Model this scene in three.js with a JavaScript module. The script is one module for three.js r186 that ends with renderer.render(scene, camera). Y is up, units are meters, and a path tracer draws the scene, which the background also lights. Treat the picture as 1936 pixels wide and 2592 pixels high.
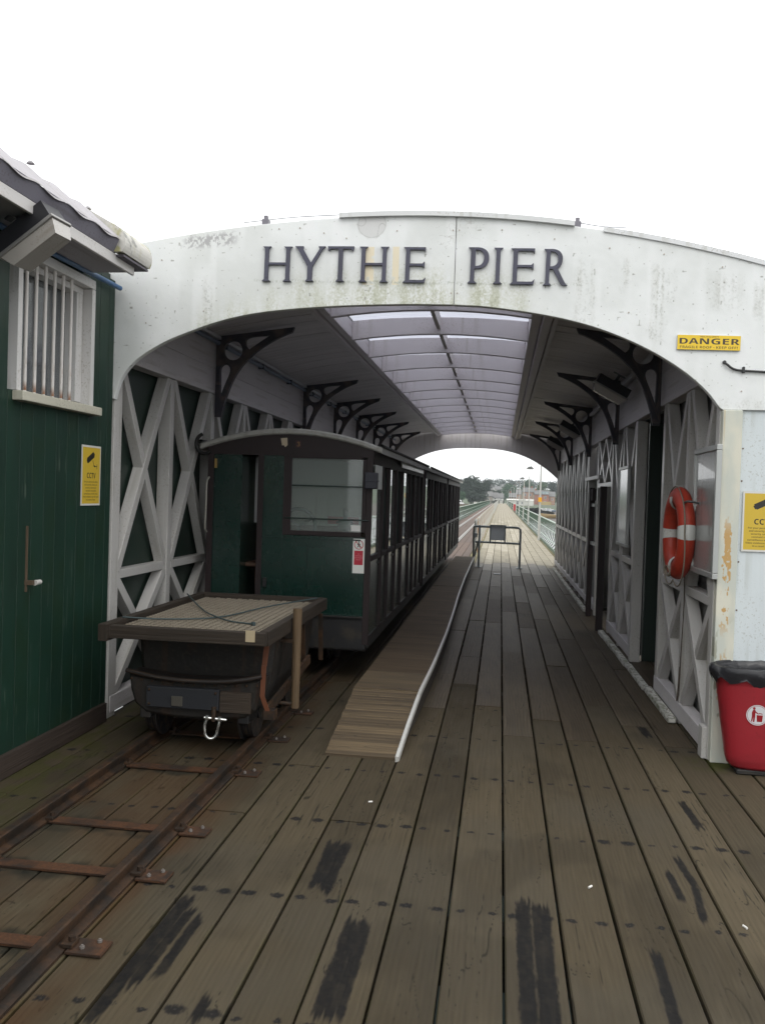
import * as THREE from 'three';
import { mergeGeometries } from 'three/addons/utils/BufferGeometryUtils.js';
import { RoundedBoxGeometry } from 'three/addons/geometries/RoundedBoxGeometry.js';

// ------------------------------------------------------------------ camera, sky, sun, exposure
const scene = new THREE.Scene();
const R = Math.PI / 180;
const camera = new THREE.PerspectiveCamera(2 * Math.atan(1296 / 2200) / R, 764 / 1024, 0.05, 9000);
camera.position.set(0, 1.6, 0);
camera.rotation.set(-1.1815 * R, 7.7053 * R, 1.8 * R, 'YXZ');
const renderer = new THREE.WebGLRenderer({ antialias: true });
renderer.setSize(764, 1024);
renderer.toneMapping = THREE.LinearToneMapping;
renderer.toneMappingExposure = 1.0;
renderer.shadowMap.enabled = true;
{ // overcast sky, brighter overhead, a little brighter towards the hidden sun behind the viewer
  const w = 128, h = 64, d = new Float32Array(w * h * 4);
  for (let j = 0; j < h; j++) for (let i = 0; i < w; i++) {
    const el = ((j + 0.5) / h - 0.5) * Math.PI, az = (i / w) * Math.PI * 2, up = Math.max(0, Math.sin(el));
    const L = (el < 0 ? 1.4 : 1.45 + 0.6 * up) * (1 + 0.06 * Math.cos(az * 2 + 1) * Math.cos(el));
    const o = (j * w + i) * 4; d[o] = L * 0.985; d[o + 1] = L; d[o + 2] = L * 1.0; d[o + 3] = 1;
  }
  const sky = new THREE.DataTexture(d, w, h, THREE.RGBAFormat, THREE.FloatType);
  sky.mapping = THREE.EquirectangularReflectionMapping; sky.magFilter = THREE.LinearFilter; sky.needsUpdate = true;
  scene.background = sky; scene.environment = sky;
}
const sun = new THREE.DirectionalLight(new THREE.Color().setRGB(1, 0.97, 0.92), 0.5);
sun.position.set(6, 16, 9); sun.target.position.set(0, 0, -6); sun.castShadow = true; sun.shadow.radius = 40;
sun.shadow.camera.left = -30; sun.shadow.camera.right = 30; sun.shadow.camera.top = 30; sun.shadow.camera.bottom = -30; sun.shadow.camera.far = 80;
scene.add(sun, sun.target);
scene.fog = new THREE.FogExp2(new THREE.Color().setRGB(0.78, 0.84, 0.88), 0.00022);

// ------------------------------------------------------------------ helpers
let seed = 7;
const rnd = () => { seed = (seed + 0x6d2b79f5) | 0; let t = Math.imul(seed ^ (seed >>> 15), 1 | seed); t = (t + Math.imul(t ^ (t >>> 7), 61 | t)) ^ t; return ((t ^ (t >>> 14)) >>> 0) / 4294967296; };
const rr = (a, b) => a + (b - a) * rnd();
const clamp = (x, a = 0, b = 1) => Math.min(b, Math.max(a, x)), lerp = (a, b, t) => a + (b - a) * t;
const ss = (a, b, x) => { const t = clamp((x - a) / (b - a)); return t * t * (3 - 2 * t); };
const LAT = new Float32Array(65536); for (let i = 0; i < 65536; i++) LAT[i] = rnd();
function vn(x, y, p = 256, q = 256) { // value noise, periodic in p, q
  const fx = Math.floor(x), fy = Math.floor(y), u = x - fx, v = y - fy, a = u * u * (3 - 2 * u), b = v * v * (3 - 2 * v);
  let x0, x1, y0, y1;
  if (p === 256 && q === 256) { x0 = fx & 255; x1 = (fx + 1) & 255; y0 = (fy & 255) << 8; y1 = ((fy + 1) & 255) << 8; } else { x0 = ((fx % p) + p) % p; x1 = (x0 + 1) % p; y0 = (((fy % q) + q) % q) << 8; y1 = ((((fy + 1) % q) + q) % q) << 8; }
  const l0 = LAT[y0 + x0], l1 = LAT[y0 + x1], l2 = LAT[y1 + x0], l3 = LAT[y1 + x1];
  return l0 + (l1 - l0) * a + (l2 - l0) * b + (l0 - l1 - l2 + l3) * a * b;
}
const fbm = (x, y, n = 4, p = 256) => { let s = 0, a = 0.5, t = 0; for (let i = 0; i < n; i++) { s += a * vn(x + i * 17, y + i * 31, p); t += a; a *= 0.5; x *= 2; y *= 2; p = Math.min(256, p * 2); } return s / t; };
const hash = (i, j = 0) => LAT[((((i * 7919) ^ (j * 104729)) % 65536) + 65536) & 65535];
const ENC = new Uint8Array(65537); for (let i = 0; i < 65537; i++) { const c = i / 65536; ENC[i] = Math.round(255 * (c <= 0.0031308 ? 12.92 * c : 1.055 * Math.pow(c, 1 / 2.4) - 0.055)); }
const enc = (c) => ENC[c <= 0 ? 0 : c >= 1 ? 65536 : (c * 65536) | 0];
function tex(w, h, fn, sx = 1, sy = 1, srgb = true) { // sx, sy: metres covered
  const d = new Uint8Array(w * h * 4);
  for (let j = 0; j < h; j++) for (let i = 0; i < w; i++) {
    const c = fn((i + 0.5) / w * sx, (j + 0.5) / h * sy), o = (j * w + i) * 4;
    if (srgb) { d[o] = enc(c[0]); d[o + 1] = enc(c[1]); d[o + 2] = enc(c[2]); } else d[o] = d[o + 1] = d[o + 2] = clamp(c) * 255;
    d[o + 3] = 255;
  }
  const t = new THREE.DataTexture(d, w, h); t.wrapS = t.wrapT = THREE.RepeatWrapping; t.magFilter = THREE.LinearFilter; t.minFilter = THREE.LinearMipmapLinearFilter; t.generateMipmaps = true;
  t.repeat.set(1 / sx, 1 / sy); if (srgb) t.colorSpace = THREE.SRGBColorSpace; t.needsUpdate = true; return t;
}
function mat(c, rough = 0.7, o = {}) { const m = new (o.transmission || o.clearcoat || o.ior || o.specularIntensity !== undefined ? THREE.MeshPhysicalMaterial : THREE.MeshStandardMaterial)({ roughness: rough, metalness: 0, ...o }); m.color.setRGB(...c); return m; }

// things, parts
const basePos = new WeakMap(), used = {};
const numbered = (n) => { used[n] = (used[n] ?? -1) + 1; return used[n] ? n + '_' + String(used[n]).padStart(3, '0') : n; };
function tag(o, label, category, group, kind) { if (label) o.userData.label = label; if (category) o.userData.category = category; if (group) o.userData.group = group; if (kind) o.userData.kind = kind; return o; }
function thing(name, label, category, p = [0, 0, 0], group, kind) {
  const o = new THREE.Group(); o.name = numbered(name); o.position.set(...p); scene.add(o); basePos.set(o, new THREE.Vector3(...p));
  return tag(o, label, category, group, kind);
}
function part(name, geos, m, parent, label) { // geometries in world axes; moved to the thing's base
  const list = [].concat(geos), g = list.length > 1 ? mergeGeometries(list.map((x) => x.index ? x.toNonIndexed() : x)) : list[0], b = basePos.get(parent);
  if (b) g.translate(-b.x, -b.y, -b.z);
  const o = new THREE.Mesh(g, m); o.name = name; o.castShadow = o.receiveShadow = true; parent.add(o); if (b) basePos.set(o, b);
  if (label) o.userData.label = label; return o;
}
function piece(name, g, m, parent, p = [0, 0, 0], r) { // shared geometry, placed under its parent
  const o = new THREE.Mesh(g, m), b = basePos.get(parent); o.name = name; o.position.set(...p); if (b) o.position.sub(b); if (r) o.rotation.set(...r); o.castShadow = o.receiveShadow = true; parent.add(o); return o;
}
function copy(src, p, label, turn, group) { const c = src.clone(); c.name = numbered(src.name.replace(/_\d+$/, '')); c.position.set(...p); if (turn !== undefined) c.rotation.y = turn; c.userData = { ...src.userData }; if (label) c.userData.label = label; if (group) c.userData.group = group; scene.add(c); return c; }

// geometry with uv in metres; "along" is the axis of the grain (0 x, 1 y, 2 z), which runs with v
function uvBox(g, along = 1, off) {
  const ni = g.index ? g.toNonIndexed() : g, p = ni.attributes.position, n = ni.attributes.normal, uv = new Float32Array(p.count * 2), ou = off ? off[0] : rnd() * 5, ov = off ? off[1] : rnd() * 5;
  for (let i = 0; i < p.count; i++) {
    const q = [p.getX(i), p.getY(i), p.getZ(i)], m = [Math.abs(n.getX(i)), Math.abs(n.getY(i)), Math.abs(n.getZ(i))];
    let d = m.indexOf(Math.max(...m)); if (d === along) { uv[2 * i] = q[(along + 1) % 3] + ou; uv[2 * i + 1] = q[(along + 2) % 3] * 1 + ov; continue; }
    uv[2 * i] = q[3 - d - along] + ou; uv[2 * i + 1] = q[along] + ov;
  }
  ni.setAttribute('uv', new THREE.BufferAttribute(uv, 2)); return ni;
}
const box = (x0, x1, y0, y1, z0, z1, along, r = 0) => { const w = Math.abs(x1 - x0), h = Math.abs(y1 - y0), d = Math.abs(z1 - z0), g = r ? new RoundedBoxGeometry(w, h, d, 1, r) : new THREE.BoxGeometry(w, h, d); g.translate((x0 + x1) / 2, (y0 + y1) / 2, (z0 + z1) / 2); return uvBox(g, along ?? (w >= h && w >= d ? 0 : h >= d ? 1 : 2)); };
function bar(a, b, w, d, up = [0, 1, 0], r = 0) { // box from a to b, w across, d along "up" side
  const A = new THREE.Vector3(...a), B = new THREE.Vector3(...b), L = A.distanceTo(B), z = B.clone().sub(A).normalize();
  const g = uvBox(r ? new RoundedBoxGeometry(w, d, L, 1, r) : new THREE.BoxGeometry(w, d, L), 2), x = new THREE.Vector3(...up).cross(z).normalize(), y = z.clone().cross(x);
  g.applyMatrix4(new THREE.Matrix4().makeBasis(x, y, z).setPosition(A.add(B).multiplyScalar(0.5))); return g;
}
function rod(pts, r, seg = 6, n) { const c = pts.length > 2 ? new THREE.CatmullRomCurve3(pts.map((p) => new THREE.Vector3(...p))) : new THREE.LineCurve3(new THREE.Vector3(...pts[0]), new THREE.Vector3(...pts[1])); const g = new THREE.TubeGeometry(c, n ?? (pts.length > 2 ? pts.length * 5 : 1), r, seg); return g.toNonIndexed(); }
function cyl(p, r0, r1, h, ax = 1, seg = 16) { const g = new THREE.CylinderGeometry(r1, r0, h, seg); if (ax === 0) g.rotateZ(Math.PI / 2); if (ax === 2) g.rotateX(Math.PI / 2); g.translate(...p); return g.toNonIndexed(); }
function extr(pts, depth, z, holes = [], bevel = 0) { // outline in x, y; front face at z, body behind it
  const s = pts.getPoints ? pts : new THREE.Shape(pts.map((p) => new THREE.Vector2(...p))); for (const h of holes) s.holes.push(h);
  const g = new THREE.ExtrudeGeometry(s, { depth: depth - bevel * 2, bevelEnabled: bevel > 0, bevelThickness: bevel, bevelSize: bevel, bevelOffset: -bevel, bevelSegments: 1, curveSegments: 14 });
  g.translate(0, 0, z - depth + bevel); return uvBox(g, 1);
}
function prism(pr, z0, z1) { // flat-sided prism along z from a polygon
  const P = [], N = [], q = pr.length, tri = (a, b, c) => P.push(...a, ...b, ...c);
  for (let i = 0; i < q; i++) { const a = pr[i], b = pr[(i + 1) % q]; tri([a[0], a[1], z1], [b[0], b[1], z1], [b[0], b[1], z0]); tri([a[0], a[1], z1], [b[0], b[1], z0], [a[0], a[1], z0]); }
  for (let i = 1; i < q - 1; i++) { tri([...pr[0], z1], [...pr[i + 1], z1], [...pr[i], z1]); tri([...pr[0], z0], [...pr[i], z0], [...pr[i + 1], z0]); }
  const g = new THREE.BufferGeometry(); g.setAttribute('position', new THREE.Float32BufferAttribute(P, 3)); 
  // outward normals whatever the winding
  let area = 0; for (let i = 0; i < q; i++) { const a = pr[i], b = pr[(i + 1) % q]; area += a[0] * b[1] - b[0] * a[1]; }
  if (area > 0) { const a = g.attributes.position.array; for (let i = 0; i < a.length; i += 9) for (let k = 0; k < 3; k++) { const t = a[i + 3 + k]; a[i + 3 + k] = a[i + 6 + k]; a[i + 6 + k] = t; } }
  g.computeVertexNormals(); return g;
}
const plankProfile = (w, t, c = 0.005) => [[-w / 2, -t], [w / 2, -t], [w / 2, -c], [w / 2 - c, 0], [-w / 2 + c, 0], [-w / 2, -c]];

// ------------------------------------------------------------------ textures
const LANE0 = 0.065, LANE = 0.2105, NAILROWS = []; for (let i = 0; i < 10; i++) NAILROWS.push(-0.92 - 0.806 * i);
const mix3 = (a, b, t) => [lerp(a[0], b[0], t), lerp(a[1], b[1], t), lerp(a[2], b[2], t)];
const STRIPS = [ // dark worn grip strips on the planks: x0, z0, x1, z1, width
  [-0.702, -3.91, -0.69, -3.44, 0.05], [-0.648, -3.9, -0.652, -3.40, 0.05], [-0.492, -3.19, -0.492, -2.58, 0.05], [-0.447, -3.2, -0.447, -2.58, 0.045],
  [-1.155, -3.27, -1.17, -2.44, 0.05], [-1.112, -3.14, -1.12, -2.62, 0.036], [-1.058, -3.1, -1.062, -2.69, 0.034], [0.14, -3.48, 0.14, -2.35, 0.048], [0.207, -3.46, 0.203, -2.35, 0.058],
  [0.6, -3.18, 0.583, -2.5, 0.034], [0.84, -4.04, 0.862, -3.74, 0.03], [0.858, -3.76, 0.828, -3.45, 0.028], [0.772, -3.87, 0.779, -3.64, 0.028], [1.012, -4.81, 1.028, -4.44, 0.034], [1.04, -6.36, 1.055, -6.1, 0.05], [-0.86, -2.62, -0.86, -2.48, 0.03], [-0.35, -2.5, -0.35, -2.42, 0.03]];
function grain(x, z, k) { // 0..1, along z
  const o = hash(k, 3) * 200, w = fbm(x * 9 + o, z * 1.6 + o, 2) * 0.05;
  const ring = Math.abs(((((x + w) * (34 + 20 * hash(k, 5)) + z * 0.35 + o) % 1) + 1) % 1 - 0.5) * 2;
  return 0.45 * vn(x * 150 + o, z * 5 + o) + 0.25 * vn(x * 330 + o, z * 14) + 0.3 * ring;
}
const crack = (x, z, k) => { const o = hash(k, 9) * 90, zone = ss(0.45, 0.75, vn(x * 6 + o, z * 1.7 + 4 * o)); if (zone === 0) return 0; const n = vn(x * 42 + o + 0.6 * vn(x * 8, z * 5 + o), z * 2.2 + o); return ss(0.022, 0.0, Math.abs(n - 0.5)) * zone; };
const DX0 = -3.1, DZ0 = -7.3, DS = 6.2;
const woodBase = [0.072, 0.057, 0.036];
function stripMask(x, z) {
  let m = 0;
  for (const s of STRIPS) {
    if (z < s[1] - 0.06 || z > s[3] + 0.06 || Math.abs(x - s[0]) > 0.12) continue;
    const t = clamp((z - s[1]) / (s[3] - s[1])), cx = lerp(s[0], s[2], t), e = 0.35 * (vn(x * 90, z * 26) - 0.5) + 0.25 * (vn(x * 260, z * 60) - 0.5);
    const d = Math.abs(x - cx) / (s[4] / 2 * 1.2) + e * 0.7, ends = Math.min(z - s[1], s[3] - z) + 0.09 * (vn(x * 140, z * 3 + s[0] * 9) - 0.5);
    m = Math.max(m, ss(1.18, 0.78, d) * ss(-0.03, 0.022, ends) * (0.9 + 0.1 * ss(0.2, 0.5, vn(x * 60, z * 24))));
  }
  return m;
}
function deckColour(px, pz) {
  const x = px + DX0, z = pz + DZ0, k = Math.floor((x - LANE0) / LANE), g = grain(x, z, k), edge = Math.min(x - LANE0 - k * LANE, LANE0 + (k + 1) * LANE - x);
  let c = woodBase.map((v) => v * (0.76 + 0.40 * g) * (0.82 + 0.38 * hash(k, 11)));
  const blot = fbm(x * 1.3 + 7, z * 1.1, 4); c = mix3(c, [0.066, 0.058, 0.044], ss(0.5, 0.72, blot) * 0.4);
  c = mix3(c, [0.016, 0.013, 0.009], ss(0.5, 0.28, fbm(x * 3 + 60, z * 2 + 9, 4)) * 0.3);
  c = mix3(c, [0.010, 0.010, 0.007], crack(x, z, k) * 0.75);
  const rust = Math.max(ss(0.2, 0.02, Math.abs(x + 2.1)), ss(0.24, 0.02, Math.abs(x + 1.46)), (x > -2.1 && x < -1.46 ? 0.55 : 0));
  if (rust > 0) c = mix3(c, [0.062, 0.027, 0.010], clamp(rust * ss(0.3, 0.7, fbm(x * 4, z * 2.3 + 40, 4)) * 0.75));
  const moss = ss(-2.05, -2.5, x) * 0.6 + ss(0.009, 0.0, edge - 0.003) * 0.3 + ss(0.34, 0.0, Math.hypot((x - 1.4) * 0.9, (z + 5.55) * 1.6)) * 1.2;
  if (moss > 0) c = mix3(c, [0.048, 0.052, 0.010], clamp(moss * ss(0.38, 0.62, fbm(x * 14, z * 9 + 20, 4)) * 0.8));
  // stains round the nail heads
  for (let r = 0; r < NAILROWS.length; r++) {
    const zn = NAILROWS[r] - 0.03 * (x > 0 ? x : x * 0.3); if (Math.abs(z - zn) > 0.09) continue;
    for (const s of [-1, 1]) {
      const xb = LANE0 + LANE * Math.round((x - LANE0 - s * 0.045) / LANE), kk = Math.round((xb - LANE0) / LANE), xs = xb + s * (0.04 + 0.016 * hash(kk, r + 40)), q = hash(kk * 2 + s, r + 77);
      if (q < 0.12) continue;
      const rad = 0.014 + 0.019 * q * q, dz = z - zn - 0.02 * (hash(kk + s, r) - 0.5), dd = Math.hypot((x - xs) * 0.8, dz) + 0.012 * (vn(x * 120, z * 70) - 0.5) + 0.010 * (vn(x * 300, z * 30) - 0.5);
      c = mix3(c, [0.010, 0.010, 0.011], ss(rad, rad * 0.5, dd) * 0.9);
      c = mix3(c, [0.05, 0.045, 0.04], ss(0.0045, 0.003, Math.hypot(x - xs, dz)) * 0.6);
    }
  }
  // dirt beside the steel cross bars
  for (const zt of [-2.12, -2.8, -3.37, -3.85, -4.71, -5.4]) if (x > -2.1 && x < -1.5 && Math.abs(z - zt) < 0.16) c = mix3(c, [0.016, 0.016, 0.012], ss(0.13, 0.04, Math.abs(z - zt) + 0.1 * (vn(x * 22, z * 16) - 0.3)) * 0.75);
  c = mix3(c, [0.0095, 0.009, 0.009], stripMask(x, z) * (0.9 + 0.1 * vn(x * 70, z * 90)));
  return c;
}
const deckTex = tex(1536, 1536, deckColour, DS, DS);
const deckBump = tex(1024, 1024, (px, pz) => { const x = px + DX0, z = pz + DZ0, k = Math.floor((x - LANE0) / LANE); return 0.35 + 0.5 * grain(x, z, k) - 0.35 * crack(x, z, k) + 0.1 * stripMask(x, z); }, DS, DS, false);
const deckRough = tex(512, 512, (px, pz) => { const x = px + DX0, z = pz + DZ0; return 0.58 + 0.3 * fbm(x * 2.2, z * 1.4, 4) + 0.12 * vn(x * 40, z * 6); }, DS, DS, false);
const DM = [deckTex, deckBump, deckRough]; for (const t of DM) t.offset.set(-DX0 / DS, -DZ0 / DS);
const matDeck = mat([1, 1, 1], 1, { map: deckTex, bumpMap: deckBump, bumpScale: 0.004, roughnessMap: deckRough, specularIntensity: 0.3 });

const plankTex = tex(256, 1024, (x, z) => { const k = Math.floor(x / 0.25), g = 0.4 * vn(x * 152, z * 5, 76, 10) + 0.25 * vn(x * 336, z * 14, 168, 28) + 0.35 * Math.abs(((x * 40 + 2.2 * fbm(x * 8, z * 2, 2, 4)) % 1) - 0.5) * 2; const b = fbm(x * 4, z * 2, 4, 2 * 2); const v = (0.55 + 0.5 * g) * (0.7 + 0.5 * b) * (1 - 0.5 * ss(0.03, 0, Math.abs(vn(x * 44, z * 3, 22, 6) - 0.5)) * ss(0.4, 0.7, vn(x * 6, z * 2, 3, 4))); return [v, v * 0.97, v * 0.92]; }, 0.5, 2);
const plankBump = tex(256, 1024, (x, z) => 0.5 * vn(x * 152, z * 5, 76, 10) + 0.3 * vn(x * 60, z * 3, 30, 6) + 0.2 * vn(x * 8, z * 1, 4, 2), 0.5, 2, false);
const wood = (c, r = 0.7, b = 0.003, o = {}) => mat(c, r, { map: plankTex, bumpMap: plankBump, bumpScale: b, ...o });
const paintTex = tex(512, 512, (x, y) => { const d = 0.93 + 0.07 * fbm(x * 6, y * 3, 4, 6), sp = ss(0.72, 0.9, vn(x * 170, y * 130, 170, 130)) * ss(0.4, 0.85, vn(x * 5, y * 4, 5, 4)), st = ss(0.55, 0.85, vn(x * 36, y * 2, 36, 2)) * ss(0.4, 0.8, vn(x * 4, y * 3 + 9, 4, 3)); let c = [d, d, d]; c = mix3(c, [0.48, 0.44, 0.36], sp * 0.45); return mix3(c, [0.55, 0.53, 0.44], st * 0.35); }, 1, 1);
const brushTex = tex(256, 256, (x, y) => 0.5 + 0.4 * (vn(x * 60, y * 4, 60, 4) - 0.5) + 0.3 * (vn(x * 14, y * 14, 14, 14) - 0.5), 1, 1, false);
const paint = (c, r = 0.55, o = {}) => mat(c, r, { map: paintTex, bumpMap: brushTex, bumpScale: 0.0015, ...o });
const greenTex = tex(384, 768, (x, y) => { let c = [0.0075, 0.031, 0.0195].map((v) => v * (0.75 + 0.5 * fbm(x * 8, y * 3, 4, 8))); const sc = ss(0.84, 0.9, vn(x * 150, y * 5, 150, 10)) * ss(0.60, 0.76, vn(x * 7, y * 6, 7, 12)); c = mix3(c, [0.11, 0.14, 0.11], sc * 0.6); return mix3(c, [0.009, 0.026, 0.009], ss(0.5, 0.8, fbm(x * 3, y * 4, 3, 4)) * 0.5); }, 1, 2);
const matGreenWall = mat([1, 1, 1], 0.5, { map: greenTex, bumpMap: brushTex, bumpScale: 0.0015 });
const coachGreenTex = tex(512, 512, (x, y) => { const v = 0.8 + 0.4 * fbm(x * 5, y * 5, 4, 5); return mix3([0.0065 * v, 0.026 * v, 0.020 * v], [0.018, 0.027, 0.022], ss(0.62, 0.8, vn(x * 60, y * 30, 60, 30)) * 0.4); }, 1, 1);
const matCoachGreen = mat([1, 1, 1], 0.22, { map: coachGreenTex, clearcoat: 0.35, clearcoatRoughness: 0.2 });
const maroonTex = tex(256, 256, (x, y) => { const v = 0.75 + 0.5 * fbm(x * 6, y * 3, 4, 6); return [0.014 * v, 0.0062 * v, 0.0068 * v]; }, 1, 1);
const matMaroon = mat([1, 1, 1], 0.6, { map: maroonTex });
const rustTex = tex(512, 512, (x, y) => { const n = fbm(x * 10, y * 10, 5, 10), f = vn(x * 120, y * 120, 120, 120); let c = mix3([0.014, 0.0086, 0.0048], [0.048, 0.022, 0.0080], ss(0.3, 0.7, n)); return c.map((v) => v * (0.7 + 0.6 * f)); }, 1, 1);
const scuffTex = tex(512, 512, (x, y) => { let v = 0.86 + 0.14 * fbm(x * 8, y * 8, 4, 8); const s = ss(0.03, 0.0, Math.abs(vn(x * 18, y * 5, 18, 5) - 0.5)) * ss(0.55, 0.8, vn(x * 9 + 3, y * 9, 9, 9)), g = ss(0.5, 0.85, fbm(x * 6 + 40, y * 12, 4, 6)); let c = [v, v, v]; c = mix3(c, [0.62, 0.55, 0.5], s * 0.6); c = mix3(c, [0.5, 0.62, 0.55], g * 0.55); return mix3(c, [0.5, 0.5, 0.5], ss(0.86, 0.94, vn(x * 110, y * 110, 110, 110)) * 0.35); }, 0.6, 0.6);
const rustBump = tex(256, 256, (x, y) => fbm(x * 24, y * 24, 4, 24), 1, 1, false);
const matRust = mat([1, 1, 1], 0.7, { map: rustTex, bumpMap: rustBump, bumpScale: 0.002, metalness: 0.15 });
const matRustPlate = mat([1.45, 1.2, 1.0], 0.8, { map: rustTex, bumpMap: rustBump, bumpScale: 0.002 });
const blackTex = tex(256, 256, (x, y) => { const n = fbm(x * 8, y * 8, 4, 8); return mix3([0.010, 0.010, 0.011], [0.03, 0.024, 0.018], ss(0.45, 0.75, n)); }, 1, 1);
const matBlack = mat([1, 1, 1], 0.55, { map: blackTex, bumpMap: rustBump, bumpScale: 0.001 });
const matIron = mat([3.6, 3.5, 4.2], 0.55, { map: blackTex });
const KERB = mat([1, 1, 1], 0.7, { map: tex(256, 512, (x, y) => { let c = [0.6, 0.59, 0.54]; c = mix3(c, [0.15, 0.14, 0.10], ss(0.54, 0.66, fbm(x * 40, y * 26, 4)) * 0.7); return mix3(c, [0.10, 0.12, 0.04], ss(0.55, 0.7, fbm(x * 9 + 9, y * 5, 4)) * 0.6); }, 0.5, 1), bumpMap: rustBump, bumpScale: 0.006 });
const matDark = mat([0.012, 0.013, 0.013], 0.9);
// gable paint with mould, algae runs, patched paper behind the letters and flaked places (x -2.7..2.3, y 2.1..3.6)
const GX = -2.7, GY = 2.1, GW = 5, GH = 1.5;
const archY = (x) => 2.83 - 0.64 * Math.pow(Math.abs((x + 0.66) / 1.98), 2.6);
const gableTex = tex(1536, 460, (px, py) => {
  const x = px + GX, y = py + GY, n = fbm(x * 3, y * 3, 5), f = vn(x * 190, y * 150), f2 = vn(x * 70 + 9, y * 52);
  let c = mix3([0.80, 0.815, 0.81], [0.70, 0.715, 0.70], ss(0.35, 0.75, n)); c = mix3(c, [0.84, 0.85, 0.85], ss(0.5, 0.9, vn(x * 16, y * 2.4)) * 0.5);
  const d = y - archY(x), alg = ss(0.34, 0.02, d) * ss(-2.15, -1.9, x) * ss(0.35, -0.1, x), run = ss(0.35, 0.75, vn(x * 11 + 3, y * 1.6));
  const vs = 0.5 * vn(x * 26, y * 2.2 + 5) + 0.5 * vn(x * 60, y * 3), gr = 0.5 * f + 0.5 * vn(x * 110 + 30, y * 95);
  c = mix3(c, [0.53, 0.54, 0.44], clamp(alg * (0.45 + 0.9 * run) * ss(0.15, 0.7, 0.45 * vs + 0.55 * gr) * 0.95));
  c = mix3(c, [0.36, 0.37, 0.28], clamp(alg * run * ss(0.60, 0.80, 0.35 * vs + 0.65 * gr) * 0.8));
  const st = (cx, w, y0, y1) => ss(w, w * 0.2, Math.abs(x - cx + 0.03 * (vn(x * 9, y * 14) - 0.5))) * ss(y0 - 0.04, y0 + 0.05, y) * ss(y1 + 0.05, y1 - 0.05, y);
  const mould = st(-1.97, 0.05, 2.62, 2.98) * 0.9 + st(0.72, 0.05, 2.92, 3.1) * 0.7 + st(0.92, 0.07, 2.6, 3.06) * 1.0 + st(1.0, 0.04, 2.85, 3.05) * 0.8 + st(1.32, 0.16, 2.8, 3.0) * 0.55 + st(1.52, 0.05, 2.75, 2.95) * 0.6 + st(0.48, 0.08, 2.68, 3.1) * 0.7 + st(1.5, 0.4, 2.18, 2.24) * 0.8;
  c = mix3(c, [0.40, 0.41, 0.38], clamp(mould * ss(0.40, 0.85, 0.5 * gr + 0.3 * vs + 0.2 * f2) * 1.1));
  c = mix3(c, [0.60, 0.60, 0.56], clamp(mould * 0.45 * ss(0.25, 0.75, vs)));
  c = mix3(c, [0.26, 0.25, 0.22], ss(0.93, 0.98, vn(x * 60 + 40, y * 60)) * 0.75);
  if (y > 2.955 && y < 3.2 && x > -1.62 && x < 0.4) { // cleaner panels of board behind the letters, two yellowed
    const pnl = Math.floor((x + 1.62) / 0.11); c = c.map((v) => v * (0.955 + 0.05 * hash(pnl, 21)));
    if ((x > -0.935 && x < -0.865) || (x > -0.745 && x < -0.7)) c = mix3(c, [0.80, 0.70, 0.50], 0.85 * ss(0.2, 0.5, vn(x * 30, y * 30) + 0.2));
  }
  c = mix3(c, [0.34, 0.36, 0.30], ss(0.016, 0.0, Math.abs(y - 2.968 + 0.014 * (x + 0.6) + 0.012 * (vn(x * 20, 3) - 0.5))) * (x > -1.66 && x < 0.45 ? 1 : 0) * ss(0.35, 0.8, f) * 0.5);
  const pc = Math.hypot((x + 0.885), (y - 3.345) * 1.05), pat = ss(0.1, 0.085, pc + 0.02 * (f2 - 0.5)); // broken plaster patch
  c = mix3(c, mix3([0.66, 0.66, 0.65], [0.42, 0.42, 0.41], ss(0.05, 0.0, Math.abs(vn(x * 22, y * 22) - 0.5))), pat);
  c = mix3(c, [0.45, 0.45, 0.44], ss(0.004, 0.001, Math.abs(pc - 0.09)) * 0.7);
  const pk = ss(0.3, 0.05, Math.abs(x + 0.36)) * ss(0.52, 0.7, vn(x * 7, y * 7 + 3)); c = mix3(c, [0.50, 0.49, 0.47], pk * ss(0.035, 0.01, Math.abs(vn(x * 30, y * 46) - 0.52)) * 0.8);
  c = mix3(c, [0.36, 0.35, 0.36], ss(0.06, 0.02, Math.abs(y - 3.245 - 0.10 * (x + 2.0))) * ss(-2.18, -2.1, x) * ss(-1.75, -1.85, x) * ss(0.52, 0.62, 0.6 * f2 + 0.4 * f + 0.2 * n - 0.05) * 0.8);
  return c;
}, GW, GH);
const gableBump = tex(768, 230, (px, py) => { const x = px + GX, y = py + GY; return 0.5 + 0.3 * (fbm(x * 26, y * 26, 4) - 0.5) + 0.4 * (vn(x * 3, y * 3) - 0.5); }, GW, GH, false);
for (const t of [gableTex, gableBump]) t.offset.set(-GX / GW, -GY / GH);
const matGable = mat([1, 1, 1], 0.6, { map: gableTex, bumpMap: gableBump, bumpScale: 0.004 });
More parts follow.
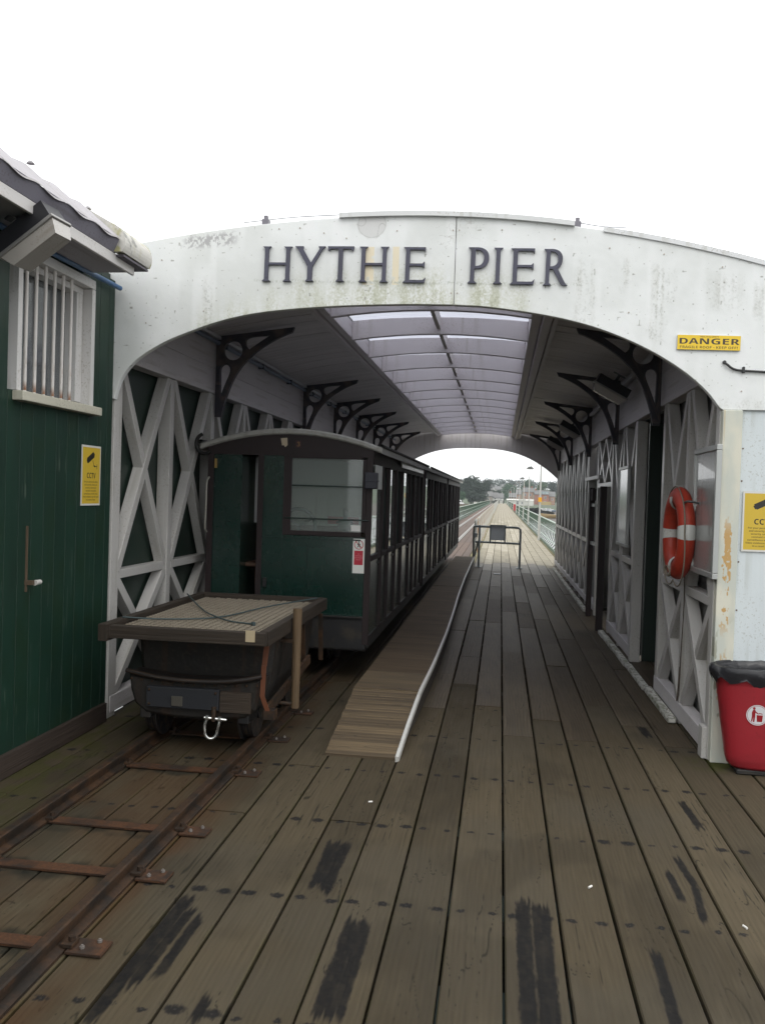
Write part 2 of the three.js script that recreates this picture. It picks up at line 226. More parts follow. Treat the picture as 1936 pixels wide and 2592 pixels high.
const peelTex = tex(256, 1024, (x, y) => { let c = mix3([0.66, 0.64, 0.54], [0.54, 0.56, 0.50], ss(0.3, 0.7, fbm(x * 9, y * 4, 4))); const q = 0.5 * fbm(x * 34 + 5, y * 9 + 2, 5) + 0.5 * fbm(x * 80 + 5, y * 40 + 2, 4), lane = ss(0.036, 0.010, Math.abs(x - 0.39 + 0.012 * (vn(x * 3, y * 6) - 0.5))), z = ss(0.75, 0.95, y) * ss(1.62, 1.35, y) + 0.8 * ss(0.75, 0.6, y) * ss(0.3, 0.5, y); c = mix3(c, [0.50, 0.30, 0.10], ss(0.47, 0.50, q - 0.12 * (1 - lane) * 2) * clamp(z * 1.2) * ss(0.0, 0.3, lane) * 0.95); c = mix3(c, [0.20, 0.19, 0.12], ss(0.62, 0.7, fbm(x * 26, y * 10 + 40, 4)) * ss(1.0, 0.6, y) * 0.7); c = mix3(c, [0.5, 0.38, 0.2], ss(0.006, 0.002, Math.abs(x - 0.345)) * ss(1.9, 2.1, y) * 0.6); return c; }, 0.5, 2.2);
const matPeel = mat([1, 1, 1], 0.6, { map: peelTex, bumpMap: gableBump, bumpScale: 0.003 });
function canvasTex(w, h, draw) { const c = document.createElement('canvas'); c.width = w; c.height = h; const g = c.getContext('2d'); draw(g, w, h); const t = new THREE.CanvasTexture(c); t.colorSpace = THREE.SRGBColorSpace; t.magFilter = THREE.LinearFilter; return t; }

// ------------------------------------------------------------------ pier deck
const LEN = -236;
const deck = thing('pier_deck', 'worn brown timber planks of the pier deck', 'deck', [0, 0, 0], null, 'structure');
{
  const laneX = (k) => LANE0 + LANE * (k + 0.5), prof = plankProfile(LANE - 0.009, 0.05);
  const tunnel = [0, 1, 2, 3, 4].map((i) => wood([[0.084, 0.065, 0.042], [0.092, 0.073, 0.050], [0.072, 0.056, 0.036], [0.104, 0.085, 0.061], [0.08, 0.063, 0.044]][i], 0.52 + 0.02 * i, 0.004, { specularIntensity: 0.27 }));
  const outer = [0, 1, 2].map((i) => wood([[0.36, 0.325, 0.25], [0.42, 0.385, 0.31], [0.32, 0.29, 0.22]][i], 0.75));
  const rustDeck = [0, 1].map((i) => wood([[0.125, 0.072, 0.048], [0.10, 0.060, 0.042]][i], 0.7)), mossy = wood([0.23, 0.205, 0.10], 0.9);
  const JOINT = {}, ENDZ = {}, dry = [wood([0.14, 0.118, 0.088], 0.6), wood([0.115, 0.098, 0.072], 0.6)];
  const put = (k, z0, z1, m, world) => {
    const g = prism(prof, z0, z1); g.scale(rr(0.985, 1.006), 1, 1); g.translate(laneX(k) + rr(-0.0018, 0.0018), rr(-0.003, 0.002), 0);
    const p = g.attributes.position, uv = new Float32Array(p.count * 2), a = world ? 0 : rnd() * 3, b = world ? 0 : rnd() * 5;
    for (let i = 0; i < p.count; i++) { uv[2 * i] = p.getX(i) + a; uv[2 * i + 1] = p.getZ(i) + b; }
    g.setAttribute('uv', new THREE.BufferAttribute(uv, 2)); piece('plank', g, m, deck);
  };
  for (let k = -13; k <= 14; k++) { // in front of the shed
    let end = [0, 2, 5].includes(k) ? -5.89 : -6.3 - 0.9 * hash(k, 31); JOINT[k] = end; if (k === -2) end = -7.43; if (k === -1) end = -6.68; if (k < -4) end = -7.2;
    if (k < -3) { put(k, -4.15 - 0.8 * ((k + 40) % 3), 0.6, matDeck, true); put(k, -7.2, -4.157 - 0.8 * ((k + 40) % 3), matDeck, true); } else put(k, end, 0.6, matDeck, true);
  }
  for (let k = -13; k <= 6; k++) { // under the roof
    let z = k === -2 ? -7.437 : k === -1 ? -6.687 : k < -4 ? -7.207 : JOINT[k] - 0.007;
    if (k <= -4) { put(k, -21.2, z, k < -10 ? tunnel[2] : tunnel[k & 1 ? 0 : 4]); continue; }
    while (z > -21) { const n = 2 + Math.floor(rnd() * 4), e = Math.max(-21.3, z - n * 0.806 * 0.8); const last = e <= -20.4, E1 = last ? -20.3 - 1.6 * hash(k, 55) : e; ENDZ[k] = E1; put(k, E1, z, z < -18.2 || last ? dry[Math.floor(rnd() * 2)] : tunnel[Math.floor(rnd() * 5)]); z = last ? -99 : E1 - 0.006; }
  }
  for (let k = 7; k <= 14; k++) put(k, -13, -5.897, tunnel[2]);
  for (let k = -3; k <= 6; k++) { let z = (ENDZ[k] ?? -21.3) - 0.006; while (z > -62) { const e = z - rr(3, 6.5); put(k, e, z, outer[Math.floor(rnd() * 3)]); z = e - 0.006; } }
  for (const k of [-4, 7]) { let z = -21.306; while (z > -62) { const e = z - rr(2.5, 4); put(k, e, z, mossy); z = e - 0.006; } }
  for (let k = -13; k <= -5; k++) { let z = -21.21; while (z > -62) { const e = z - rr(9, 14); put(k, e, z, rustDeck[Math.floor(rnd() * 2)]); z = e - 0.006; } }
  const farSet = (k0, k1, m) => { const l = []; for (let k = k0; k <= k1; k++) { const g = prism(prof, LEN, -66.5 - 8 * hash(k, 2)); g.translate(laneX(k), 0, 0); l.push(uvBox(g, 2)); const h = prism(prof, -66.5 - 8 * hash(k, 2), -56); h.translate(laneX(k), -0.006, 0); l.push(uvBox(h, 2)); } part('plank', l, m, deck).userData.kind = 'stuff'; };
  farSet(-3, 6, outer[0]); farSet(-13, -5, rustDeck[0]); farSet(-4, -4, mossy); farSet(7, 7, mossy);
  const j = []; for (let i = 0; i < 292; i++) { const z = -0.93 - 0.806 * i; j.push(box(-2.9, z > -13 ? 3.1 : 1.7, -0.27, -0.056, z - 0.06, z + 0.06, 0)); }
  for (const x of [-2.4, -0.6, 1.2]) j.push(box(x - 0.12, x + 0.12, -0.6, -0.271, LEN, 0.6, 2));
  for (let i = 0; i < 60; i++) for (const x of [-2.4, -0.6, 1.2]) j.push(cyl([x, -2.6, -2 - 4 * i], 0.15, 0.15, 4, 1, 8));
  part('joist', j, wood([0.03, 0.028, 0.022], 0.95), deck).userData.kind = 'stuff';
}
// ------------------------------------------------------------------ water, shore
{
  const bump = tex(256, 256, (x, y) => 0.6 * fbm(x * 1.2, y * 1.2, 5, 24) + 0.4 * vn(x * 3, y * 3, 60, 60), 20, 20, false);
  const g = new THREE.PlaneGeometry(12000, 12000); g.rotateX(-Math.PI / 2); const p = g.attributes.position, uv = g.attributes.uv; for (let i = 0; i < 4; i++) uv.setXY(i, p.getX(i), p.getZ(i));
  const w = new THREE.Mesh(g, mat([0.035, 0.045, 0.042], 0.12, { bumpMap: bump, bumpScale: 0.03 })); w.name = 'water'; w.position.y = -3.4; w.receiveShadow = true; scene.add(w); tag(w, 'pale grey tidal water on both sides of the pier', 'water', null, 'structure');
}
const landY = (x, z) => { const d = -z; let y = -3.75 + 0.75 * ss(185, 260, d + 14 * (x > 0 ? 1 : -2.6)) + 0.9 * ss(255, 340, d); y += 13.5 * ss(620, 940, d - 0.12 * Math.abs(x)) * (0.85 + 0.25 * vn(x * 0.004 + 9, z * 0.004)); return y + 0.25 * vn(x * 0.05, z * 0.05); };
{
  const nx = 120, nz = 110, P = [], I = [], C = [], uv = [];
  for (let j = 0; j <= nz; j++) for (let i = 0; i <= nx; i++) {
    const t = i / nx * 2 - 1, x = Math.sign(t) * (Math.abs(t) * 60 + Math.pow(Math.abs(t), 4) * 900), z = -150 - 1250 * Math.pow(j / nz, 1.8), y = landY(x, z); P.push(x, y, z); uv.push(x, z);
    const c = mix3(mix3([0.085, 0.07, 0.062], [0.13, 0.115, 0.10], vn(x * 0.2, z * 0.1)), [0.05, 0.075, 0.03], ss(-2.3, -1.9, y)); C.push(...c);
  }
  for (let j = 0; j < nz; j++) for (let i = 0; i < nx; i++) { const a = j * (nx + 1) + i; I.push(a, a + 1, a + nx + 1, a + 1, a + nx + 2, a + nx + 1); }
  const g = new THREE.BufferGeometry(); g.setAttribute('position', new THREE.Float32BufferAttribute(P, 3)); g.setAttribute('uv', new THREE.Float32BufferAttribute(uv, 2)); g.setAttribute('color', new THREE.Float32BufferAttribute(C, 3)); g.setIndex(I); g.computeVertexNormals();
  const m = mat([1, 1, 1], 0.85, { vertexColors: true, bumpMap: tex(256, 256, (x, y) => fbm(x * 0.6, y * 0.6, 5, 12), 20, 20, false), bumpScale: 0.3 });
  const o = new THREE.Mesh(g, m); o.name = 'shore_ground'; o.receiveShadow = true; scene.add(o); tag(o, 'muddy foreshore rising to a low wooded hill', 'shore', null, 'structure');
}
// ------------------------------------------------------------------ the train shed
const ZF = -5.6, ZE = -21.3;
const matInner = paint([0.64, 0.61, 0.615], 0.5), matLattice = paint([0.54, 0.525, 0.505], 0.42), matCeil = [0, 1, 2].map((i) => paint([0.58 + 0.03 * i, 0.545 + 0.03 * i, 0.555 + 0.03 * i], 0.5)), matBeam = paint([0.60, 0.56, 0.58], 0.5), matLatticeR = paint([0.54, 0.525, 0.50], 0.3);
const matDarkGreen = mat([0.014, 0.030, 0.022], 0.45, { map: paintTex }), matGreyBoard = paint([0.15, 0.15, 0.145], 0.3), matNavy = mat([0.062, 0.062, 0.095], 0.5, { map: paintTex });
const shed = thing('train_shed', 'long white timber train shed with an arched gable lettered HYTHE PIER', 'shed', [-0.66, 0, ZF]);
const ceilY = (x) => 3.22 - 0.06 * (x + 0.65) * (x + 0.65);
{
  const archL = [[-2.612, 2.188], [-2.604, 2.225], [-2.568, 2.325], [-2.478, 2.44], [-2.286, 2.565], [-2.094, 2.645], [-1.872, 2.72], [-1.62, 2.772], [-1.185, 2.812], [-0.66, 2.829], [-0.342, 2.826]];
  const archR = [[-0.338, 2.826], [-0.132, 2.814], [0.305, 2.75], [0.593, 2.673], [0.879, 2.551], [1.107, 2.41], [1.249, 2.284], [1.315, 2.2], [1.335, 2.185]];
  const smooth = (a) => new THREE.CatmullRomCurve3(a.map((p) => new THREE.Vector3(p[0], p[1], 0)), false, 'centripetal').getPoints(48).map((p) => [p.x, p.y]);
  const topY = (x) => x < -0.7 ? 3.396 - 0.052 * (x + 0.7) ** 2 : 3.396 - 0.0625 * (x + 0.7) ** 2;
  const line = (a, b, n) => Array.from({ length: n + 1 }, (_, i) => { const x = lerp(a, b, i / n); return [x, topY(x)]; });
  const gl = extr([[-2.668, 2.19], ...smooth(archL), ...line(-0.342, -2.668, 16)], 0.05, ZF, [], 0.003), gr = extr([...smooth(archR), [2.6, 2.185], ...line(2.6, -0.338, 20)], 0.05, ZF, [], 0.003);
  for (const g of [gl, gr]) { const p = g.attributes.position, n = g.attributes.normal, uv = g.attributes.uv; for (let i = 0; i < p.count; i++) uv.setXY(i, p.getX(i), Math.abs(n.getZ(i)) > 0.5 ? p.getY(i) : p.getY(i) + p.getZ(i)); }
  const gable = part('front_gable', gl, matGable, shed, 'left sheet of the arched gable, with green algae over the arch'); part('front_gable', gr, matGable, shed, 'right sheet of the arched gable, with grey mould streaks');
  // capping
  const cap = (a, b, up, h, d, z) => { const n = 10, pts = []; for (let i = 0; i <= n; i++) { const x = lerp(a, b, i / n); pts.push([x, topY(x) + up]); } for (let i = n; i >= 0; i--) { const x = lerp(a, b, i / n); pts.push([x, topY(x) + up + h]); } return extr(pts, d, z); };
  part('capping_board', cap(-1.098, 0.4, -0.004, 0.03, 0.12, ZF + 0.025), paint([0.7, 0.71, 0.71], 0.5), shed); part('capping_board', cap(0.58, 2.6, -0.012, 0.03, 0.1, ZF + 0.012), paint([0.74, 0.75, 0.76], 0.5), shed);
  part('capping_board', cap(-1.37, -1.1, -0.02, 0.024, 0.06, ZF - 0.01), mat([0.16, 0.15, 0.17], 0.7), shed, 'dark gap where the capping is missing');
  part('roof_edge', cap(-2.668, 2.6, -0.03, 0.03, 0.3, ZF - 0.052), mat([0.2, 0.2, 0.2], 0.7), shed);
  for (const x of [-1.6, 0.42]) { const y = topY(x); part('wire_block', [box(x - 0.022, x + 0.022, y - 0.005, y + 0.036, ZF - 0.06, ZF - 0.01, 1), box(x - 0.012, x + 0.012, y + 0.036, y + 0.062, ZF - 0.05, ZF - 0.02, 1)], mat([0.2, 0.19, 0.22], 0.6), shed); }
  part('roof_wire', [rod([[-1.75, topY(-1.75) + 0.035, ZF - 0.03], [-1.4, topY(-1.4) + 0.035, ZF - 0.03], [-1.1, topY(-1.1) + 0.03, ZF - 0.03]], 0.003, 4), rod([[0.4, topY(0.4) + 0.035, ZF - 0.03], [0.56, topY(0.56) + 0.03, ZF - 0.03], [0.72, topY(0.72) + 0.045, ZF - 0.03]], 0.003, 4)], mat([0.3, 0.3, 0.33], 0.6), shed);
  { const sg = cyl([0, 0, 0], 0.0048, 0.0048, 0.004, 2, 8), sm = mat([0.42, 0.37, 0.32], 0.6); for (const [x, y] of [[-2.3, 3.12], [-1.5, 3.32], [-1.36, 3.325], [-1.2, 3.29], [-0.72, 3.3], [-0.36, 3.3], [-0.32, 3.3], [-0.36, 2.9], [-0.32, 2.9], [-0.05, 3.3], [0.28, 3.24], [0.62, 3.18], [0.95, 3.14], [1.3, 3.06], [0.75, 2.78], [1.44, 2.3], [-2.4, 2.7], [-2.0, 2.78], [-1.05, 3.255]]) piece('screw', sg, sm, gable, [x, y, ZF + 0.002]); }
  // letters
  const S = (pts) => new THREE.Shape(pts.map((p) => new THREE.Vector2(...p)));
  const bowl = (k) => { const h = new THREE.Path(); h.moveTo(0.2, 0.48 + k); h.bezierCurveTo(0.36, 0.47 + k, 0.45, 0.56 + k, 0.44, 0.74); h.bezierCurveTo(0.43, 0.88, 0.34, 0.935, 0.2, 0.935); h.closePath(); return h; };
  const shapes = {
    H: () => S([[0, 0], [0.26, 0], [0.186, 0.06], [0.186, 0.475], [0.714, 0.475], [0.714, 0.06], [0.64, 0], [0.9, 0], [0.832, 0.06], [0.832, 0.94], [0.9, 1], [0.64, 1], [0.714, 0.94], [0.714, 0.54], [0.186, 0.54], [0.186, 0.94], [0.26, 1], [0, 1], [0.068, 0.94], [0.068, 0.06]]),
    Y: () => S([[0.34, 0], [0.6, 0], [0.54, 0.06], [0.55, 0.42], [0.84, 0.92], [0.93, 1], [0.714, 1], [0.745, 0.92], [0.5, 0.53], [0.25, 0.92], [0.26, 1], [0, 1], [0.08, 0.93], [0.40, 0.42], [0.40, 0.06]]),
    T: () => S([[0.27, 0], [0.53, 0], [0.465, 0.06], [0.465, 0.93], [0.71, 0.93], [0.765, 0.86], [0.8, 1], [0, 1], [0.035, 0.86], [0.09, 0.93], [0.335, 0.93], [0.335, 0.06]]),
    E: () => S([[0, 0], [0.62, 0], [0.65, 0.15], [0.58, 0.075], [0.186, 0.075], [0.186, 0.475], [0.55, 0.475], [0.61, 0.41], [0.61, 0.6], [0.55, 0.54], [0.186, 0.54], [0.186, 0.93], [0.58, 0.93], [0.63, 0.86], [0.63, 1], [0, 1], [0.068, 0.94], [0.068, 0.06]]),
    I: () => S([[0, 0], [0.26, 0], [0.186, 0.06], [0.186, 0.94], [0.26, 1], [0, 1], [0.068, 0.94], [0.068, 0.06]]),
    P: () => { const s = new THREE.Shape(); s.moveTo(0, 0); s.lineTo(0.26, 0); s.lineTo(0.186, 0.06); s.lineTo(0.186, 0.41); s.bezierCurveTo(0.4, 0.39, 0.59, 0.49, 0.58, 0.73); s.bezierCurveTo(0.57, 0.92, 0.42, 1, 0.24, 1); s.lineTo(0, 1); s.lineTo(0.068, 0.94); s.lineTo(0.068, 0.06); s.holes.push(bowl(0)); return s; },
    R: () => { const s = new THREE.Shape(); s.moveTo(0, 0); s.lineTo(0.26, 0); s.lineTo(0.186, 0.06); s.lineTo(0.186, 0.45); s.lineTo(0.29, 0.45); s.lineTo(0.54, 0.05); s.lineTo(0.6, 0); s.lineTo(0.76, 0); s.lineTo(0.68, 0.06); s.lineTo(0.43, 0.47); s.bezierCurveTo(0.54, 0.52, 0.585, 0.62, 0.58, 0.74); s.bezierCurveTo(0.57, 0.92, 0.42, 1, 0.24, 1); s.lineTo(0, 1); s.lineTo(0.068, 0.94); s.lineTo(0.068, 0.06); s.holes.push(bowl(0.04)); return s; },
  };
  for (const [c, x0, x1, y, w] of [['H', -1.604, -1.406, 2.976, 0.9], ['Y', -1.389, -1.184, 2.976, 0.93], ['T', -1.171, -0.996, 2.974, 0.8], ['H', -0.961, -0.769, 2.97, 0.9], ['E', -0.673, -0.527, 2.965, 0.65], ['P', -0.258, -0.127, 2.961, 0.58], ['I', -0.097, -0.04, 2.957, 0.26], ['E', 0.009, 0.163, 2.953, 0.65], ['R', 0.216, 0.368, 2.947, 0.76]]) {
    const g = new THREE.ExtrudeGeometry(shapes[c](), { depth: 0.018, bevelEnabled: false, curveSegments: 14 }); g.scale((x1 - x0) / w, 0.226, 1); g.rotateZ(-0.014); g.translate(x0, y, ZF + 0.003);
    part('letter', uvBox(g, 1), matNavy, gable, 'dark blue raised letter ' + c);
  }
  // far gable
  const fa = []; for (let i = 0; i <= 40; i++) { const x = lerp(-2.62, 1.34, i / 40); fa.push([x, 2.79 - 0.72 * Math.pow(Math.abs((x + 0.66) / 2.02), 2.7)]); }
  part('far_gable', extr([[-2.75, 2.0], ...fa, [1.5, 2.0], [1.5, 3.0], [-0.65, 3.33], [-2.75, 3.02]], 0.06, ZE), matInner, shed);
  // ceiling boards either side of the skylight
  const band = (a, b, t) => { const n = 5, p = []; for (let i = 0; i <= n; i++) { const x = lerp(a, b, i / n); p.push([x, ceilY(x)]); } for (let i = n; i >= 0; i--) { const x = lerp(a, b, i / n); p.push([x, ceilY(x) + t]); } return p; };
  const boardG = [[-2.73, -1.535], [0.285, 1.44]].map(([a, b]) => { const p = band(a, b, 0.016); p[0][1] += 0; return extr(p, 0.134, 0); });
  const ceiling = part('roof_covering', [extr(band(-2.76, -1.46, 0.02).map(([x, y]) => [x, y + 0.055]), 15.6, -5.66), extr(band(0.2, 1.5, 0.02).map(([x, y]) => [x, y + 0.055]), 15.6, -5.66)], mat([0.16, 0.16, 0.16], 0.8), shed);
  for (let i = 0; i < 112; i++) for (const s of [0, 1]) piece('ceiling_board', boardG[s], matCeil[Math.floor(rnd() * 3)], ceiling, [-0.66 + 0.66, rr(-0.002, 0.004), -5.665 - 0.1395 * i]);
  // skylight
  const sky = part('skylight_beam', [box(-1.53, -1.46, 3.08, 3.24, ZE + 0.02, -5.66, 2, 0.006), box(-1.585, -1.535, 3.055, 3.13, ZE + 0.02, -5.66, 2, 0.005), box(0.2, 0.28, 3.07, 3.23, ZE + 0.02, -5.66, 2, 0.006), box(0.285, 0.36, 3.02, 3.12, ZE + 0.02, -5.66, 2, 0.006), box(0.37, 0.41, 3.03, 3.1, ZE + 0.02, -5.66, 2, 0.004)], matBeam, shed);
  const rafterP = []; for (let i = 0; i <= 8; i++) { const x = lerp(-1.459, 0.199, i / 8); rafterP.push([x, 3.125 - 0.09 * (x + 0.63) ** 2]); } for (let i = 8; i >= 0; i--) { const x = lerp(-1.459, 0.199, i / 8); rafterP.push([x, 3.285 - 0.055 * (x + 0.63) ** 2]); }
  const rafterG = extr(rafterP, 0.055, 0, [], 0.004);
  for (let i = 0; i < 15; i++) piece('rafter', rafterG, matBeam, sky, [0, 0, -6.1 - 1.06 * i]);
  part('ridge_purlin', box(-0.65, -0.615, 3.17, 3.284, ZE + 0.05, -5.66, 2), paint([0.66, 0.62, 0.61], 0.6), sky);
  const paneG = (a, b) => { const n = 42, m = 8, P = [], I = []; for (let j = 0; j <= n; j++) for (let i = 0; i <= m; i++) { const x = lerp(a, b, i / m); P.push(x, 3.305 - 0.055 * (x + 0.63) ** 2 + 0.009 * Math.cos(j * Math.PI / 3 * 1), -1.06 * j / n); } for (let j = 0; j < n; j++) for (let i = 0; i < m; i++) { const q = j * (m + 1) + i; I.push(q, q + 1, q + m + 1, q + 1, q + m + 2, q + m + 1); } const g = new THREE.BufferGeometry(); g.setAttribute('position', new THREE.Float32BufferAttribute(P, 3)); g.setIndex(I); g.computeVertexNormals(); return uvBox(g, 0); };
  const glass = mat([0.78, 0.80, 0.90], 0.4, { transmission: 0.6, thickness: 0, side: THREE.DoubleSide }), pg = [paneG(-1.5, -0.632), paneG(-0.628, 0.24)];
  for (let i = 0; i < 15; i++) for (const g of pg) piece('skylight_pane', g, glass, sky, [0, 0, i ? -5.06 - 1.06 * i - 0.02 : -5.66]);
  // lattice side walls
  function brace(y0, z0, y1, z1, x, sgn, inset, d = 0.088) { const xf = x + sgn * inset, xb = x + sgn * d; const xm = (xf + xb) / 2; return bar([xm, y0, z0], [xm, y1, z1], 0.072, Math.abs(xb - xf), [1, 0, 0], 0.004); }
  const RAIL = 0.98;
  function bay(wall, x, sgn, za, zb, o = {}) { // between two posts
    const m = o.m ?? matLattice, X = (d) => [Math.min(x + sgn * 0.006, x + sgn * d), Math.max(x + sgn * 0.006, x + sgn * d)];
    const [a, b] = X(0.092); part('mid_rail', box(a, b, RAIL - 0.03, RAIL + 0.032, zb + 0.03, za - 0.03, 2, 0.004), m, wall);
    const q = 0.02; for (const [ya, yb] of [[RAIL + 0.03, 2.47], [0.15, RAIL - 0.03]]) { if (o.noLow && ya < 0.5) continue; part('brace', brace(ya, za - q, yb, zb + q, x, sgn, 0.003), m, wall); part('brace', brace(ya, zb + q, yb, za - q, x, sgn, 0.007, 0.083), m, wall); }
    if (o.panel) { const p = [x + sgn * 0.105, x + sgn * 0.12].sort((u, v) => u - v); part('wall_panel', box(p[0], p[1], o.py ?? 0.06, 2.5, zb - 0.041, za + 0.041, 1), o.panel, wall); }
  }
  const post = (wall, x, sgn, z, w = 0.07, m = matLattice, y1 = 2.46, d = 0.1) => part('post', box(Math.min(x, x + sgn * d), Math.max(x, x + sgn * d), 0.0, y1, z - w / 2, z + w / 2, 1, 0.005), m, wall);
  const XL = -2.62, XR = 1.33;
  const wl = part('side_wall', [box(XL - 0.1, XL + 0.012, 2.465, 2.512, ZE, -5.66, 2, 0.006), box(XL - 0.092, XL + 0.004, 0.03, 0.15, ZE, -5.66, 2, 0.006), box(XL - 0.03, XL - 0.004, 2.513, 2.696, ZE, -5.66, 2), box(XL - 0.03, XL - 0.004, 2.7, 2.99, ZE, -5.66, 2)], matInner, shed, 'lattice wall beside the railway track');
  for (let i = 0; i <= 15; i++) post(wl, XL, -1, -5.69 - 0.985 * i - (i === 0 ? 0 : 0), i ? 0.085 : 0.12);
  for (let i = 0; i < 15; i++) bay(wl, XL, -1, -5.69 - 0.985 * i - 0.04, -5.69 - 0.985 * (i + 1) + 0.04, { panel: matDarkGreen });
  const wr = part('side_wall', [box(XR - 0.012, XR + 0.1, 2.415, 2.462, ZE, -5.66, 2, 0.006), box(XR - 0.004, XR + 0.09, 0.03, 0.15, -7.55, -5.7, 2, 0.006), box(XR - 0.004, XR + 0.09, 0.03, 0.15, -10.9, -9.0, 2, 0.006), box(XR - 0.004, XR + 0.09, 0.06, 0.15, ZE, -12.4, 2, 0.006), box(XR + 0.004, XR + 0.03, 2.463, 2.696, ZE, -5.66, 2), box(XR + 0.004, XR + 0.03, 2.7, 2.99, ZE, -5.66, 2)], matInner, shed, 'lattice wall beside the walkway');
  for (const [z, w] of [[-5.69, 0.09], [-6.56, 0.075], [-7.5, 0.09], [-9.9, 0.075], [-10.85, 0.09], [-12.42, 0.09]]) post(wr, XR, 1, z, w, z > -7 ? matLattice : matLatticeR);
  post(wr, XR - 0.005, 1, -8.97, 0.1, matLatticeR, 2.41, 0.1);
  for (let z = -13.75; z > ZE; z -= 0.94) post(wr, XR, 1, z, 0.08, matLatticeR);
  bay(wr, XR, 1, -5.73, -6.52, { m: matLattice, panel: matGreyBoard }); bay(wr, XR, 1, -6.6, -7.46, { m: matLattice, panel: matGreyBoard });
  bay(wr, XR, 1, -9.03, -9.86, { m: matLatticeR, panel: matGreyBoard }); bay(wr, XR, 1, -9.94, -10.8, { m: matLatticeR, panel: matGreyBoard });
  for (let i = 0; i < 8; i++) bay(wr, XR, 1, -13.79 - 0.94 * i, -13.75 - 0.94 * (i + 1) + 0.04, { m: matLatticeR, panel: matGreyBoard, py: 0.2 });
  for (const [z0, z1] of [[-10.9, -11.62], [-11.66, -12.38]]) { part('wall_panel', box(XR + 0.105, XR + 0.12, 1.82, 2.5, z1 - 0.02, z0 + 0.02, 1), matGreyBoard, wr); part('brace', brace(1.84, z0, 2.42, z1, XR, 1, 0.003), matLatticeR, wr); part('brace', brace(1.84, z1, 2.42, z0, XR, 1, 0.007, 0.083), matLatticeR, wr); }
  part('mid_rail', box(XR + 0.002, XR + 0.09, 1.78, 1.84, -12.38, -10.9, 2, 0.004), matLatticeR, wr);
  // doorway with a dark room behind it, and the dado beside the gate
  part('doorway', [box(1.46, 2.7, 0, 2.4, -9.05, -9.0, 1), box(2.7, 2.74, 0, 2.4, -9.05, -7.4, 1), box(1.46, 2.7, 0, 2.4, -7.45, -7.4, 1), box(1.4, 2.74, 2.4, 2.44, -9.05, -7.4, 2)], matDarkGreen, shed, 'dark doorway in the walkway wall');
  part('wall_panel', box(1.435, 1.45, 1.92, 2.41, -13.7, -12.47, 2), paint([0.55, 0.55, 0.54], 0.35), wr, 'pale header board above the window'); part('window', box(1.435, 1.44, 0.95, 1.9, -13.7, -12.47, 1), mat([0.8, 0.85, 0.83], 0.08, { transmission: 0.9, thickness: 0 }), wr);
  part('window_sill', box(1.3, 1.45, 1.9, 1.955, -13.9, -12.1, 2, 0.005), paint([0.6, 0.59, 0.57], 0.4), wr); part('wall_panel', box(1.43, 1.45, 0.06, 0.94, -13.7, -12.47, 1), matGreyBoard, wr);
  part('outer_screen', box(1.75, 1.78, -0.5, 2.6, -17.5, -11.2, 1), paint([0.30, 0.29, 0.275], 0.5), shed, 'pale screen board seen through the gate opening');
  // iron brackets
  const br = (dir) => { const s = new THREE.Shape(); s.moveTo(0, 0); s.lineTo(0.72, 0.09); s.lineTo(0.70, 0.045); s.bezierCurveTo(0.42, -0.06, 0.24, -0.22, 0.155, -0.41); s.bezierCurveTo(0.11, -0.52, 0.075, -0.62, 0.06, -0.73); s.lineTo(0, -0.73); s.closePath();
    const c = new THREE.Path(); c.absarc(0.158, -0.125, 0.088, 0, Math.PI * 2, true); const h1 = new THREE.Path(); h1.moveTo(0.27, -0.045); h1.bezierCurveTo(0.27, -0.005, 0.32, 0.005, 0.5, 0.015); h1.bezierCurveTo(0.42, -0.035, 0.35, -0.085, 0.31, -0.115); h1.bezierCurveTo(0.285, -0.1, 0.27, -0.08, 0.27, -0.045); const h2 = new THREE.Path(); h2.moveTo(0.04, -0.31); h2.bezierCurveTo(0.04, -0.25, 0.09, -0.235, 0.12, -0.265); h2.bezierCurveTo(0.145, -0.29, 0.135, -0.32, 0.12, -0.36); h2.bezierCurveTo(0.09, -0.43, 0.065, -0.49, 0.045, -0.56); h2.closePath();
    const g = extr(s, 0.045, 0.0225, [c, h1, h2]); if (dir < 0) { g.scale(-1, 1, 1); const a = g.attributes.position.array, n = g.attributes.normal.array; for (let i = 0; i < a.length; i += 9) for (let k = 0; k < 3; k++) { let t = a[i + 3 + k]; a[i + 3 + k] = a[i + 6 + k]; a[i + 6 + k] = t; t = n[i + 3 + k]; n[i + 3 + k] = n[i + 6 + k]; n[i + 6 + k] = t; } } return g; };
  const bl = br(1), brr = br(-1);
  for (const z of [-7.68, -11.2, -13.3, -15.4, -17.5, -20.1]) piece('bracket', bl, matIron, shed, [XL + 0.014, 2.985, z]);
  for (const z of [-7.66, -10.3, -13.36, -16.8, -20.1]) piece('bracket', brr, matIron, shed, [XR - 0.014, 2.985, z]);
  // outside panel and corner post on the right
  part('corner_post', (() => { const g = box(1.336, 1.452, 0, 2.183, -5.68, -5.585, 1, 0.006), u = g.attributes.uv, q = g.attributes.position; for (let i = 0; i < q.count; i++) u.setXY(i, q.getX(i) - 1.0, q.getY(i)); return g; })(), matPeel, shed, 'cream corner post with peeling paint'); part('corner_post', box(1.3, 1.34, 0, 0.2, -5.76, -5.66, 1, 0.006), matLattice, shed);
  part('outer_panel', box(1.458, 3.2, 0.02, 2.183, -5.66, -5.62, 1), paint([0.66, 0.71, 0.73], 0.5), shed, 'pale blue white sheet wall right of the arch');
  for (const y of [0.55, 0.95, 1.25, 1.75, 1.95]) part('nail', cyl([1.468, y, -5.619], 0.005, 0.005, 0.004, 2, 8), mat([0.12, 0.07, 0.04], 0.7), shed);
}
